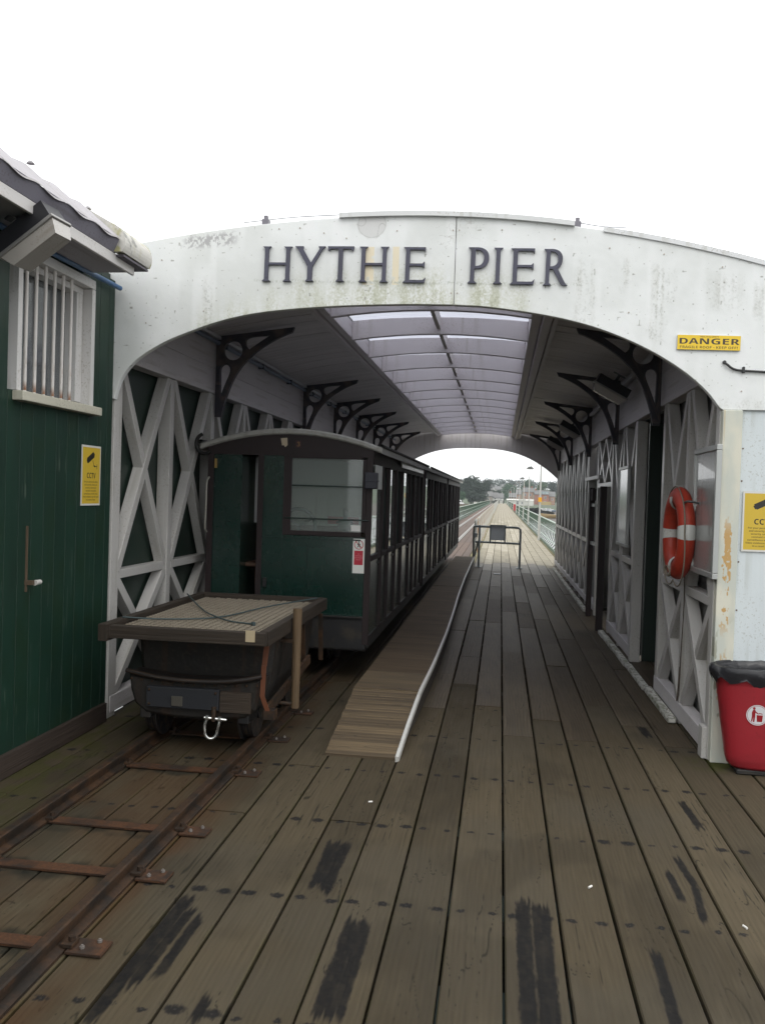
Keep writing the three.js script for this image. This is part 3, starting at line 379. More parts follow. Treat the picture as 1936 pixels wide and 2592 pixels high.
// ------------------------------------------------------------------ green building on the left
{
  const gb = thing('green_building', 'dark green boarded pier building with a barred white window', 'building', [-3.6, 0, -3]);
  const X = -2.62, WZ = [-4.43, -5.23], WY = [2.1, 2.9];
  const w = part('wall', [box(-6, -2.66, 0, 3.0, -5.64, -5.6, 1), box(-6, -5.96, 0, 3.0, -5.6, 1, 1), box(-6, -2.66, 3.0, 3.03, -5.6, 1, 2)], matDarkGreen, gb);
  const bw = 0.1;
  for (let i = 0; i < 46; i++) {
    const z1 = 0.4 - bw * i * 1.315, z0 = z1 - bw * 1.315 + 0.004; if (z1 < -5.6) break;
    const inWin = z0 < WZ[0] && z1 > WZ[1];
    const pf = (y0, y1) => { return box(X - 0.025, X + rr(-0.001, 0.001), y0, y1, Math.max(z0, -5.594), z1, 1, 0.003); };
    if (inWin) { part('wall_board', pf(0.02, WY[0]), matGreenWall, w); part('wall_board', pf(WY[1], 2.98), matGreenWall, w); } else part('wall_board', pf(0.02, 2.98), matGreenWall, w);
  }
  part('skirting', box(X, X + 0.03, 0.004, 0.13, -5.56, 0.4, 2, 0.004), wood([0.05, 0.035, 0.028], 0.7), gb);
  const wp = paint([0.68, 0.665, 0.655], 0.5), win = part('window', [box(X - 0.1, X + 0.02, WY[0], WY[1] - 0.06, WZ[0], WZ[0] + 0.045, 1, 0.004), box(X - 0.1, X + 0.02, WY[0], WY[1] - 0.06, WZ[1] - 0.045, WZ[1] + 0.002, 1, 0.004), box(X - 0.1, X + 0.02, WY[1] - 0.058, WY[1], WZ[1] - 0.045, WZ[0] + 0.045, 2, 0.004), box(X - 0.12, X - 0.04, WY[0] + 0.02, WY[1] - 0.1, WZ[1] + 0.005, WZ[1] + 0.085, 1, 0.003), box(X - 0.12, X - 0.04, WY[1] - 0.1, WY[1] - 0.06, WZ[1] + 0.005, WZ[0] - 0.003, 2, 0.003)], wp, gb);
  part('window_sill', box(X - 0.1, X + 0.06, WY[0] - 0.055, WY[0] - 0.002, WZ[1] - 0.09, WZ[0] + 0.05, 2, 0.006), paint([0.55, 0.53, 0.44], 0.6), win);
  const rustyBar = mat([1, 1, 1], 0.5, { map: tex(32, 512, (x, y) => { const c = [0.72, 0.69, 0.66], r = ss(0.08, 0.01, y) + 0.35 * ss(0.62, 0.75, fbm(x * 30, y * 9, 3)) * ss(0.3, 0.1, y); return mix3(c, [0.25, 0.11, 0.05], clamp(r * ss(0.25, 0.5, vn(x * 50, y * 40)))); }, 0.1, 0.85) });
  for (let i = 0; i < 6; i++) { const z = WZ[0] - 0.075 - 0.1 * i; const g = cyl([0, 0.4, 0], 0.0105, 0.0105, 0.8, 1, 8), uv = g.attributes.uv, p = g.attributes.position; for (let k = 0; k < p.count; k++) uv.setXY(k, uv.getX(k) * 0.1, p.getY(k)); g.translate(X - 0.005, WY[0], z); part('bar', g, rustyBar, win); }
  part('pane', box(X - 0.13, X - 0.126, WY[0], WY[1] - 0.06, WZ[1], WZ[0], 1), mat([0.8, 0.83, 0.85], 0.05, { transmission: 0.9, thickness: 0 }), win);
  part('blind', box(X - 0.36, X - 0.34, WY[0] - 0.3, WY[1] + 0.06, WZ[1] - 0.3, WZ[0] + 0.3, 1), mat([0.2, 0.2, 0.22], 0.9, { map: paintTex }), win);
  // eaves: soffit, white fascia board, corrugated sheets
  part('soffit', box(X, -2.32, 2.925, 2.935, -5.16, 0.4, 2), paint([0.34, 0.32, 0.35], 0.6), gb); part('fascia_board', box(-2.32, -2.3, 2.908, 2.97, -5.17, 0.4, 2, 0.004), paint([0.68, 0.655, 0.64], 0.55), gb);
  const wave = (z) => 0.009 * Math.cos((z + 4.86) / 0.3 * Math.PI * 2);
  const sheet = (z0, z1, f) => { const n = Math.round((z1 - z0) / 0.0375), P = [], I = [], prof = [[-2.252, 3.036, 1], [-2.262, 3.05, 1], [-2.5, 3.25, 1], [-4.2, 3.95, 1]]; for (let j = 0; j <= n; j++) { const z = lerp(z0, z1, j / n); for (const [x, y, k] of prof) P.push(x - 0.004, y + k * f * wave(z), z); } const m = prof.length; for (let j = 0; j < n; j++) for (let i = 0; i < m - 1; i++) { const q = j * m + i; I.push(q, q + m, q + 1, q + 1, q + m, q + m + 1); } const g = new THREE.BufferGeometry(); g.setAttribute('position', new THREE.Float32BufferAttribute(P, 3)); g.setIndex(I); const ng = g.toNonIndexed(); ng.computeVertexNormals(); return uvBox(ng, 0); };
  const roofMat = mat([0.42, 0.40, 0.42], 0.75, { map: paintTex, bumpMap: rustBump, bumpScale: 0.004, side: THREE.DoubleSide });
  part('roof_sheet', sheet(-4.86, -3.66, 1), roofMat, gb); part('roof_sheet', sheet(-3.655, 0.4, 1), roofMat, gb);
  part('eave_closure', uvBox(prism([[-2.3, 2.972], [-2.264, 3.046], [-2.35, 3.046], [-2.35, 2.972]], -4.9, 0.4), 2), mat([0.20, 0.19, 0.23], 0.8, { map: paintTex }), gb);
  for (const [z, x] of [[-4.3, -2.5], [-4.98, -2.52], [-3.4, -2.5]]) part('roof_bolt', cyl([x, 3.275 + wave(z), z], 0.022, 0.01, 0.014, 1, 10), roofMat, gb);
  const lich = mat([1, 1, 1], 0.7, { map: tex(256, 256, (x, y) => { let c = [0.62, 0.6, 0.56].map((v) => v * (0.85 + 0.2 * fbm(x * 6, y * 6, 3))); c = mix3(c, [0.36, 0.34, 0.12], ss(0.52, 0.66, fbm(x * 9, y * 9 + 5, 4)) * 0.8); return mix3(c, [0.2, 0.2, 0.18], ss(0.62, 0.72, fbm(x * 16 + 40, y * 16, 4)) * 0.7); }, 1, 1), bumpMap: rustBump, bumpScale: 0.004, side: THREE.DoubleSide });
  const bp = []; for (let i = 0; i <= 10; i++) { const a = lerp(-0.5, 1.25, i / 10); bp.push([-2.345 + 0.115 * Math.cos(a), 3.03 + 0.115 * Math.sin(a)]); } part('verge_flashing', extr([...bp, [-2.6, 3.30], [-2.6, 3.26], [-2.36, 3.05], [-2.3, 2.975]], 0.40, -4.872), lich, gb, 'rounded white end piece with yellow lichen');
  part('soffit', box(-2.42, -2.25, 2.955, 2.967, -5.26, -4.905, 2), mat([0.12, 0.11, 0.13], 0.8), gb);
  part('door_bolt', [box(X, X + 0.012, 0.99, 1.36, -4.552, -4.544, 1), box(X, X + 0.05, 1.03, 1.055, -4.56, -4.54, 0)], mat([0.1, 0.07, 0.045], 0.6), gb); part('door_knob', cyl([X + 0.045, 1.04, -4.6], 0.014, 0.016, 0.055, 2, 10), paint([0.6, 0.58, 0.55], 0.4), gb);
}
// ------------------------------------------------------------------ printed things
const BOARD = [wood([0.13, 0.094, 0.053], 0.75), wood([0.095, 0.068, 0.039], 0.75), wood([0.155, 0.112, 0.064], 0.75), wood([0.12, 0.088, 0.058], 0.7, 0.003, { specularIntensity: 0.3 }), wood([0.105, 0.078, 0.053], 0.7, 0.003, { specularIntensity: 0.3 })];
const STEEL = mat([0.30, 0.29, 0.27], 0.35, { metalness: 0.8, map: blackTex }); STEEL.color.setRGB(6, 6, 6);
const stickerTex = canvasTex(160, 464, (g) => {
  g.fillStyle = '#dcdcd8'; g.fillRect(0, 0, 160, 464); g.strokeStyle = '#b32a35'; g.lineWidth = 9; g.beginPath(); g.arc(80, 80, 58, 0, 7); g.stroke(); g.beginPath(); g.moveTo(40, 40); g.lineTo(120, 120); g.stroke();
  g.strokeStyle = '#222'; g.fillStyle = '#222'; g.lineWidth = 9; g.beginPath(); g.arc(80, 42, 9, 0, 7); g.fill(); g.lineCap = 'round'; g.beginPath(); g.moveTo(80, 58); g.lineTo(78, 88); g.lineTo(62, 116); g.moveTo(78, 88); g.lineTo(98, 116); g.moveTo(80, 62); g.lineTo(62, 80); g.moveTo(80, 62); g.lineTo(98, 82); g.stroke();
  g.fillStyle = '#b32a3c'; g.fillRect(20, 160, 120, 192); g.fillStyle = '#e0b8ba'; g.font = '15px sans-serif'; g.textAlign = 'center'; ['No', 'unauthorised', 'persons beyond', 'this point'].forEach((s, i) => g.fillText(s, 80, 208 + i * 26));
});
const threeTex = canvasTex(100, 120, (g) => { g.fillStyle = '#33191b'; g.fillRect(0, 0, 100, 120); g.fillStyle = '#a37b48'; g.font = '104px serif'; g.textAlign = 'center'; g.fillText('3', 50, 96); });
const cctvTex = canvasTex(500, 760, (g) => {
  g.fillStyle = '#d3d2cc'; g.fillRect(0, 0, 500, 760); g.fillStyle = '#cdae3a'; g.fillRect(20, 24, 460, 712); g.fillStyle = '#26241f'; g.save(); g.translate(230, 150); g.rotate(-0.48); g.beginPath(); g.moveTo(-95, -36); g.lineTo(90, -36); g.lineTo(112, 10); g.lineTo(85, 40); g.lineTo(-95, 40); g.lineTo(-95, 28); g.lineTo(-112, 28); g.lineTo(-112, -20); g.lineTo(-95, -20); g.fill(); g.restore();
  g.strokeStyle = '#26241f'; g.lineWidth = 10; g.beginPath(); g.moveTo(285, 185); g.lineTo(318, 262); g.lineTo(400, 262); g.moveTo(400, 232); g.lineTo(400, 296); g.stroke(); g.lineWidth = 22; g.beginPath(); g.moveTo(316, 255); g.lineTo(350, 262); g.stroke();
  g.fillStyle = '#26241f'; g.textAlign = 'center'; g.font = 'bold 96px sans-serif'; g.save(); g.translate(250, 414); g.scale(1.0, 1); g.fillText('CCTV', 0, 0); g.restore(); g.font = 'bold 31px sans-serif'; g.fillStyle = '#5a4e20';
  ['For your personal safety', 'and security, there are', 'security cameras in', 'constant recorded', 'surveillance of this area.', 'Video evidence can be used', 'in a court of law.'].forEach((s, i) => g.fillText(s, 250, 470 + i * 38));
});
const dangerTex = canvasTex(740, 180, (g) => { g.fillStyle = '#e9c531'; g.fillRect(0, 0, 740, 180); g.fillStyle = '#3a3228'; g.textAlign = 'center'; g.font = 'bold 26px sans-serif'; g.fillStyle = '#7a5a18'; g.fillText('HEALTH & SAFETY', 375, 27); g.fillStyle = '#3f352c'; g.save(); g.translate(368, 110); g.scale(1.78, 1); g.font = 'bold 100px sans-serif'; g.fillText('DANGER', 0, 0); g.restore(); g.fillStyle = '#6e5a22'; g.save(); g.translate(370, 164); g.scale(1.3, 1); g.font = 'bold 42px sans-serif'; g.fillText('FRAGILE ROOF - KEEP OFF!', 0, 0); g.restore(); });
const tidyTex = canvasTex(256, 256, (g) => { g.fillStyle = '#8f1420'; g.fillRect(0, 0, 256, 256); g.fillStyle = '#cfcfd2'; g.beginPath(); g.arc(128, 128, 126, 0, 7); g.fill(); g.strokeStyle = '#8f1420'; g.lineWidth = 4; g.beginPath(); g.arc(128, 128, 114, 0, 7); g.stroke(); g.fillStyle = '#8f1420'; g.beginPath(); g.arc(88, 46, 15, 0, 7); g.fill(); g.beginPath(); g.moveTo(76, 64); g.lineTo(100, 62); g.lineTo(108, 82); g.lineTo(140, 108); g.lineTo(134, 116); g.lineTo(102, 98); g.lineTo(104, 140); g.lineTo(96, 214); g.lineTo(80, 214); g.lineTo(82, 150); g.lineTo(72, 210); g.lineTo(58, 208); g.lineTo(66, 140); g.lineTo(64, 100); g.fill(); g.beginPath(); g.moveTo(118, 126); g.lineTo(190, 126); g.lineTo(184, 208); g.lineTo(124, 208); g.fill(); g.beginPath(); g.moveTo(134, 118); g.lineTo(146, 100); g.lineTo(180, 104); g.lineTo(188, 120); g.lineTo(172, 112); g.lineTo(150, 112); g.fill(); });
function panelSign(name, label, cat, map, p, w, h, ry, thick = 0.004) {
  const t = thing(name, label, cat, p); const back = new THREE.BoxGeometry(w, h, thick), edge = mat([0.5, 0.5, 0.48], 0.5); const b = new THREE.Mesh(back, edge); b.name = 'backing'; b.castShadow = b.receiveShadow = true; const f = new THREE.Mesh(new THREE.PlaneGeometry(w - 0.001, h - 0.001), mat([1, 1, 1], 0.4, { map })); f.name = 'face'; f.position.z = thick / 2 + 0.0008; f.receiveShadow = true; t.add(b, f); t.rotation.y = ry; return t;
}
panelSign('camera_sign', 'yellow CCTV sign stuck on the dark green boarded wall', 'sign', cctvTex, [-2.613, 1.66, -5.29], 0.26, 0.385, Math.PI / 2);
panelSign('camera_sign', 'yellow CCTV sign on the pale wall above the red bin', 'sign', cctvTex, [1.605, 1.502, -5.612], 0.255, 0.372, 0);
panelSign('warning_sign', 'yellow DANGER sign on the white gable', 'sign', dangerTex, [1.234, 2.594, ZF + 0.008], 0.374, 0.09, 0, 0.012).rotation.z = -0.016;
{ const c = thing('cable', 'short black cable clipped to the white gable under the danger sign', 'cable', [1.45, 2.43, ZF]); const k = mat([0.03, 0.03, 0.032], 0.5);
  part('cord', [rod([[1.332, 2.476, ZF + 0.004], [1.345, 2.462, ZF + 0.018], [1.375, 2.44, ZF + 0.012], [1.41, 2.428, ZF + 0.012], [1.5, 2.422, ZF + 0.012], [2.0, 2.40, ZF + 0.012]], 0.007, 8, 40), cyl([1.332, 2.476, ZF + 0.006], 0.011, 0.011, 0.014, 2, 10)], k, c); part('clip', box(1.437, 1.451, 2.41, 2.448, ZF + 0.002, ZF + 0.024, 1, 0.003), k, c); }
// floodlights: a tapered glazed trough on a dark housing
function flood(label, p, ry, tilt, sc = 1) {
  const t = thing('floodlight', label, 'floodlight', p, 'floodlights under the eaves and roof'), dark = mat([0.02, 0.02, 0.024], 0.5), glassM = mat([0.42, 0.39, 0.36], 0.25, { clearcoat: 0.6, clearcoatRoughness: 0.1, map: paintTex });
  const mk = (name, g, m, par = t) => { const o = new THREE.Mesh(g, m); o.name = name; o.castShadow = o.receiveShadow = true; par.add(o); return o; };
  const tr = (x0, x1, y0, y1, z, k) => { const g = new THREE.BoxGeometry(x1 - x0, y1 - y0, z, 1, 1, 1), a = g.attributes.position; for (let i = 0; i < a.count; i++) if (a.getY(i) < 0) { a.setX(i, a.getX(i) * k); a.setZ(i, a.getZ(i) * (k + 0.08)); } const h = g.toNonIndexed(); h.computeVertexNormals(); h.translate((x0 + x1) / 2, (y0 + y1) / 2, 0); return uvBox(h, 0); };
  mk('lens', tr(-0.19, 0.19, -0.075, 0.0, 0.2, 0.82), glassM); mk('rim', new RoundedBoxGeometry(0.41, 0.022, 0.225, 1, 0.006).translate(0, 0.011, 0), mat([0.3, 0.29, 0.28], 0.4, { metalness: 0.4 })); mk('housing', tr(-0.19, 0.19, 0.022, 0.12, 0.2, 1).rotateX(0), dark); mk('bracket', mergeGeometries([new THREE.BoxGeometry(0.03, 0.1, 0.03).translate(0, 0.16, 0), new THREE.BoxGeometry(0.14, 0.012, 0.06).translate(0, 0.205, 0)]), dark);
  t.rotation.set(tilt[0], ry, tilt[1], 'YXZ'); t.scale.setScalar(sc); return t;
}
flood('weathered floodlight with a dusty lens under the eaves of the green building', [-2.335, 2.80, -4.08], 0, [0.04, 0.62], 0.86);
for (const [z, s] of [[-9.3, 'nearest floodlight of the row under the shed roof on the walkway side'], [-14.7, 'middle floodlight of the row under the shed roof on the walkway side'], [-18.4, 'farthest floodlight of the row under the shed roof on the walkway side']]) flood(s, [1.08, 2.74, z], 0, [0.1, -0.5], 0.95);
// pipes along the eaves and walls
{ const blue = mat([0.03, 0.11, 0.26], 0.4), bluish = paint([0.16, 0.2, 0.27], 0.45), white = paint([0.62, 0.63, 0.65], 0.4);
  const p1 = thing('water_pipe', 'bright blue plastic pipe under the eaves of the green building', 'pipe', [-2.58, 2.92, -4.5]); part('tube', rod([[-2.58, 2.905, 0.2], [-2.58, 2.91, -4.1], [-2.58, 2.918, -4.75], [-2.575, 2.925, -5.57]], 0.017, 8, 30), blue, p1);
  const p2 = thing('water_pipe', 'dull blue pipe along the shed wall beside the track', 'pipe', [-2.58, 2.93, -13]); part('tube', rod([[-2.585, 2.925, -5.7], [-2.585, 2.925, -21]], 0.02, 8), bluish, p2); for (let i = 0; i < 12; i++) part('clip', box(-2.622, -2.56, 2.9, 2.95, -6.6 - 1.25 * i - 0.015, -6.6 - 1.25 * i + 0.015, 1, 0.004), mat([0.05, 0.055, 0.07], 0.5), p2);
  const p3 = thing('cable_trunking', 'white cable trunking along the shed wall above the blue pipe', 'trunking', [-2.6, 2.97, -13]); part('channel', box(-2.615, -2.56, 2.955, 2.985, -21, -5.7, 2, 0.004), white, p3);
  const p4 = thing('cable_trunking', 'white cable trunking along the shed wall above the walkway', 'trunking', [1.3, 2.9, -13]); part('channel', box(1.27, 1.322, 2.86, 2.905, -20.9, -5.7, 2, 0.006), white, p4); }
// ------------------------------------------------------------------ lifebuoy, notice cases, gate, kerb, bin
{
  const b = thing('lifebuoy', 'orange red lifebuoy with white bands hung on the lattice wall', 'lifebuoy', [1.25, 1.39, -6.36]);
  const red = mat([0.42, 0.042, 0.020], 0.5, { map: scuffTex, bumpMap: rustBump, bumpScale: 0.001 }), wh = paint([0.6, 0.6, 0.57], 0.45), ropeM = mat([0.2, 0.17, 0.13], 0.9);
  const ring = (a, l, r, m, name) => { const g = new THREE.TorusGeometry(0.235, r, 14, Math.max(4, Math.round(48 * l / 6.283)), l); g.scale(1, 1.08, 0.85); g.rotateZ(a); const o = new THREE.Mesh(uvBox(g, 1), m); o.name = name; o.castShadow = o.receiveShadow = true; b.add(o); return o; };
  ring(0, Math.PI * 2, 0.068, red, 'ring'); for (const a of [-0.16, 1.41, 2.98, 4.55]) ring(a, 0.32, 0.0705, wh, 'band');
  const gl = []; for (let s = 0; s < 4; s++) { const a0 = s * Math.PI / 2, pts = []; for (let i = 0; i <= 8; i++) { const a = a0 + Math.PI / 2 * i / 8, r = 0.305 + 0.05 * Math.sin(Math.PI * i / 8) * (s === 3 || s === 2 ? 1.2 : 0.5); pts.push([r * Math.cos(a), r * 1.08 * Math.sin(a) - 0.03 * Math.sin(Math.PI * i / 8), 0.03]); } gl.push(rod(pts, 0.005, 5, 20)); }
  const kn = []; for (let i = 0; i <= 26; i++) { const a = i * 0.62; kn.push([-0.05 + 0.05 * Math.cos(a) + 0.002 * i, -0.27 + 0.035 * Math.sin(a), 0.055 + 0.01 * Math.sin(a * 0.7)]); } gl.push(rod(kn, 0.006, 5, 90)); const o = new THREE.Mesh(mergeGeometries(gl), ropeM); o.name = 'grab_line'; b.add(o); b.rotation.set(0, -Math.PI / 2 + 0.03, 0.04, 'YXZ');
  const hk = thing('lifebuoy_hook', 'grey metal hook behind the top of the lifebuoy', 'hook', [1.32, 1.66, -6.28]); for (const a of [[[1.33, 1.6, -6.05], [1.25, 1.615, -6.03], [1.24, 1.6, -6.2]], [[1.33, 1.6, -6.6], [1.25, 1.64, -6.6], [1.24, 1.63, -6.46]]]) part('arm', rod(a, 0.008, 6), mat([0.12, 0.12, 0.12], 0.5, { metalness: 0.5 }), hk);
  const ln = thing('dangling_line', 'thin cord hanging from the lifebuoy to the base rail', 'cord', [1.3, 0.6, -6.5]); part('cord', rod([[1.3, 1.1, -6.35], [1.318, 0.95, -6.42], [1.325, 0.7, -6.47], [1.322, 0.5, -6.48], [1.32, 0.22, -6.5], [1.3, 0.17, -6.46], [1.318, 0.3, -6.5], [1.32, 0.42, -6.49]], 0.004, 5, 50), mat([0.08, 0.06, 0.045], 0.8), ln);
  const alu = mat([0.42, 0.43, 0.42], 0.35, { metalness: 0.4 }), persp = mat([0.30, 0.31, 0.305], 0.18, { map: paintTex, clearcoat: 0.5 });
  const cs = (label, x, z0, z1, y0, y1, panel) => { const t = thing('notice_case', label, 'notice case', [x, y0, (z0 + z1) / 2]); part('frame', [box(x - 0.012, x + 0.022, y0, y0 + 0.035, z1, z0, 2, 0.004), box(x - 0.012, x + 0.022, y1 - 0.035, y1, z1, z0, 2, 0.004), box(x - 0.012, x + 0.022, y0 + 0.036, y1 - 0.036, z0 - 0.03, z0, 1, 0.004), box(x - 0.012, x + 0.022, y0 + 0.036, y1 - 0.036, z1, z1 + 0.03, 1, 0.004)], alu, t); part('panel', box(x + 0.0, x + 0.02, y0 + 0.03, y1 - 0.03, z1 + 0.03, z0 - 0.03, 1), panel, t); };
  cs('grey perspex notice case on the corner of the lattice wall beside the lifebuoy', 1.31, -5.55, -6.18, 1.14, 1.97, persp); cs('slim pale notice case on the lattice between the dark doorway and the brown gate posts', 1.31, -9.3, -10.05, 1.12, 1.98, mat([0.62, 0.64, 0.63], 0.15, { map: paintTex }));
  const gt = thing('gate_frame', 'dark brown timber gate posts in the walkway wall', 'gate', [1.27, 0, -11.6]); part('post', box(1.205, 1.285, 0, 1.78, -10.98, -10.9, 1, 0.006), matMaroon, gt); part('post', box(1.215, 1.285, 0, 1.78, -12.34, -12.27, 1, 0.006), matMaroon, gt); part('latch_box', box(1.23, 1.285, 1.6, 1.76, -12.265, -12.1, 1, 0.006), matMaroon, gt); for (const y of [1.0, 1.52]) part('rail', box(1.24, 1.28, y, y + 0.04, -12.26, -11.9, 2), alu, gt);
  const kb = (label, z0, z1, x0, x1) => { const t = thing('kerb_board', label, 'kerb', [x0, 0, z0]); let z = z0; while (z > z1) { const e = Math.max(z1, z - rr(0.5, 1.1)); const w = lerp(x0, x1, (z - z0) / (z1 - z0)); part('length', box(w - 0.03, w + 0.035, 0.003, 0.045 + rr(-0.006, 0.006), e + 0.004, z, 2, 0.01), KERB, t); z = e; } };
  kb('flaking white kerb board along the wall, nearer length with a broken end', -6.5, -10.7, 1.28, 1.235); kb('flaking white kerb board along the wall, farther length past the gate posts', -12.7, -20.2, 1.245, 1.25);
}
{ // red litter bin, D shaped in plan
  const t = thing('litter_bin', 'red plastic litter bin with a black liner against the pale wall', 'litter bin', [1.62, 0, -5.46]), S = 40;
  const shell = (prof, m, name, wob = 0) => { const P = [], I = [], n = prof.length; for (let j = 0; j < n; j++) for (let i = 0; i <= S; i++) { const a = i / S * Math.PI * 2, [r, y] = prof[j], q = 2.6, ca = Math.cos(a), sa = Math.sin(a), k = 1 / Math.pow(Math.abs(ca) ** q + Math.abs(sa) ** q, 1 / q), w = wob && prof[j][2] ? prof[j][2] * (0.7 * vn(i % S * 0.9 + 3, j * 0.7 + 50) + 0.7 * vn(i % S * 2.7 + 3, j * 1.9 + 20) - 0.7) : 0; P.push(ca * k * (r + w * 0.6), y + w, sa * k * (r * 0.46 + w * 0.6)); } for (let j = 0; j < n - 1; j++) for (let i = 0; i < S; i++) { const q = j * (S + 1) + i; I.push(q, q + S + 1, q + 1, q + 1, q + S + 1, q + S + 2); } const g = new THREE.BufferGeometry(); g.setAttribute('position', new THREE.Float32BufferAttribute(P, 3)); g.setIndex(I); g.computeVertexNormals(); const o = new THREE.Mesh(uvBox(g, 1), m); o.name = name; o.castShadow = o.receiveShadow = true; t.add(o); return o; };
  const redP = mat([0.33, 0.018, 0.028], 0.42, { map: scuffTex, side: THREE.DoubleSide });
  shell([[0, 0.03], [0.19, 0.03], [0.215, 0.05], [0.228, 0.09], [0.265, 0.33], [0.28, 0.48], [0.30, 0.56], [0.318, 0.6], [0.322, 0.622], [0.315, 0.622], [0.3, 0.58], [0.26, 0.3]], redP, 'body');
  shell([[0.05, 0.3, 0.01], [0.22, 0.40, 0.02], [0.27, 0.6, 0.01], [0.305, 0.642, 0.012], [0.332, 0.635, 0.022], [0.334, 0.60, 0.03], [0.325, 0.575, 0.06], [0.318, 0.55, 0.07]], mat([0.016, 0.016, 0.02], 0.32, { side: THREE.DoubleSide, bumpMap: rustBump, bumpScale: 0.004 }), 'liner', 1);
  const foot = new THREE.Mesh(new RoundedBoxGeometry(0.36, 0.03, 0.17, 1, 0.008).translate(0, 0.016, 0), matBlack); foot.name = 'foot'; t.add(foot);
  const dg = new THREE.CircleGeometry(0.062, 40), dp = dg.attributes.position; for (let i = 0; i < dp.count; i++) { const x = dp.getX(i) - 0.085, y = dp.getY(i) + 0.37; const r = lerp(0.265, 0.275, (y - 0.33) / 0.1), q = 2.6, u = Math.abs(x) / r; dp.setZ(i, r * 0.46 * Math.pow(Math.max(0, 1 - u ** q), 1 / q) + 0.003); dp.setX(i, x); dp.setY(i, y); } dg.computeVertexNormals(); const lg = new THREE.Mesh(dg, mat([1, 1, 1], 0.4, { map: tidyTex })); lg.name = 'tidy_symbol'; lg.userData.label = 'white round sticker of a figure dropping litter in a bin'; t.add(lg);
}
const CIG = ['white cigarette end near the foot of the boarded ramp', 'white cigarette end on the middle planks between the dark worn strips', 'white cigarette end beside the dark strips near the right edge', 'white cigarette end on the planks in front of the red bin'];
for (const [x, z, a] of [[-0.615, -4.43, 0.4], [0.42, -3.65, 0.9], [0.97, -3.42, 2], [1.33, -4.2, 0.2]]) { const b = thing('cigarette_end', CIG.shift(), 'litter', [x, 0.005, z], 'cigarette ends on the deck'); const o = new THREE.Mesh(new THREE.CylinderGeometry(0.0045, 0.0045, 0.022, 8).rotateZ(1.57), mat([0.7, 0.68, 0.64], 0.8)); o.name = 'paper'; b.add(o); b.rotation.y = a; }
{ const b = thing('white_scrap', 'white scrap of paper on the planks in front of the barrier', 'litter', [-0.02, 0.01, -18.3]); part('sheet', box(-0.09, 0.05, 0.004, 0.012, -18.4, -18.2, 0), mat([0.75, 0.75, 0.73], 0.8), b); }
{ const c = thing('cable', 'black cable loop hanging beside the floodlight at the left edge', 'cable', [-2.58, 2.8, -3.9]); part('cord', rod([[-2.5, 2.84, -4.05], [-2.57, 2.78, -4.02], [-2.59, 2.68, -4.0], [-2.59, 2.56, -3.93], [-2.59, 2.53, -3.88], [-2.59, 2.6, -3.84], [-2.58, 2.75, -3.8], [-2.57, 2.9, -3.7]], 0.007, 6, 40), mat([0.02, 0.02, 0.022], 0.6), c);
  const w = thing('warning_sign', 'small yellow triangle above a yellow plate behind the left lattice beside the train roof', 'sign', [-2.722, 1.8, -7.25]), ym = mat([0.45, 0.27, 0.03], 0.6, { map: paintTex });
  const tri = extr([[-0.11, -0.10], [0.11, -0.10], [0, 0.11]], 0.004, 0.002); tri.rotateY(Math.PI / 2); tri.translate(-2.722, 1.84, -7.27); part('triangle', tri, ym, w); part('plate', box(-2.726, -2.722, 1.55, 1.7, -7.39, -7.15, 1), ym, w); }
// ------------------------------------------------------------------ narrow gauge track
const XT = -1.78;
{
  const t = thing('railway_track', 'rusty narrow gauge railway track let into the deck planks', 'track', [XT, 0, -2], null);
  const rp = [[-0.04, 0.002], [0.04, 0.002], [0.04, 0.012], [0.008, 0.022], [0.008, 0.048], [0.021, 0.055], [0.021, 0.07], [0.015, 0.075], [-0.015, 0.075], [-0.021, 0.07], [-0.021, 0.055], [-0.008, 0.048], [-0.008, 0.022], [-0.04, 0.012]];
  const rail = (z0, z1) => uvBox(prism(rp, z0, z1), 2);
  for (const x of [-2.1, -1.46]) { const g = rail(-24, 0.6); g.translate(x, 0, 0); part('rail', g, matRust, t); const h = rail(LEN, -24.006); h.translate(x, 0, 0); part('rail', h, mat([0.36, 0.34, 0.32], 0.35, { metalness: 0.6 }), t, 'worn bright rail beyond the shed'); }
  const bolt = mat([0.20, 0.18, 0.165], 0.5, { metalness: 0.3 });
  for (const z of [-1.5, -2.12, -2.8, -3.37, -3.85, -4.71, -5.4, -6.1]) {
    part('cross_bar', box(-2.055, -1.505, 0.002, 0.014, z - 0.035, z + 0.035, 0, 0.003), matRustPlate, t);
    const p = part('base_plate', box(-1.415, -1.285, 0.002, 0.013, z - 0.055, z + 0.045, 0, 0.003), matRustPlate, t);
    for (const [dx, dz] of [[-1.365, 0.02], [-1.325, -0.03]]) part('bolt', [cyl([dx, 0.018, z + dz - 0.005], 0.009, 0.009, 0.008, 1, 6), cyl([dx, 0.0235, z + dz - 0.005], 0.005, 0.005, 0.006, 1, 8)], bolt, p);
    part('rail_clip', [box(-1.44, -1.395, 0.013, 0.03, z - 0.03, z + 0.03, 0, 0.004), cyl([-1.41, 0.038, z], 0.012, 0.012, 0.016, 1, 6)], matRust, t); part('rail_clip', [box(-2.075, -2.035, 0.012, 0.028, z - 0.03, z + 0.03, 0, 0.004), cyl([-2.05, 0.036, z], 0.012, 0.012, 0.016, 1, 6)], matRust, t);
  }
}
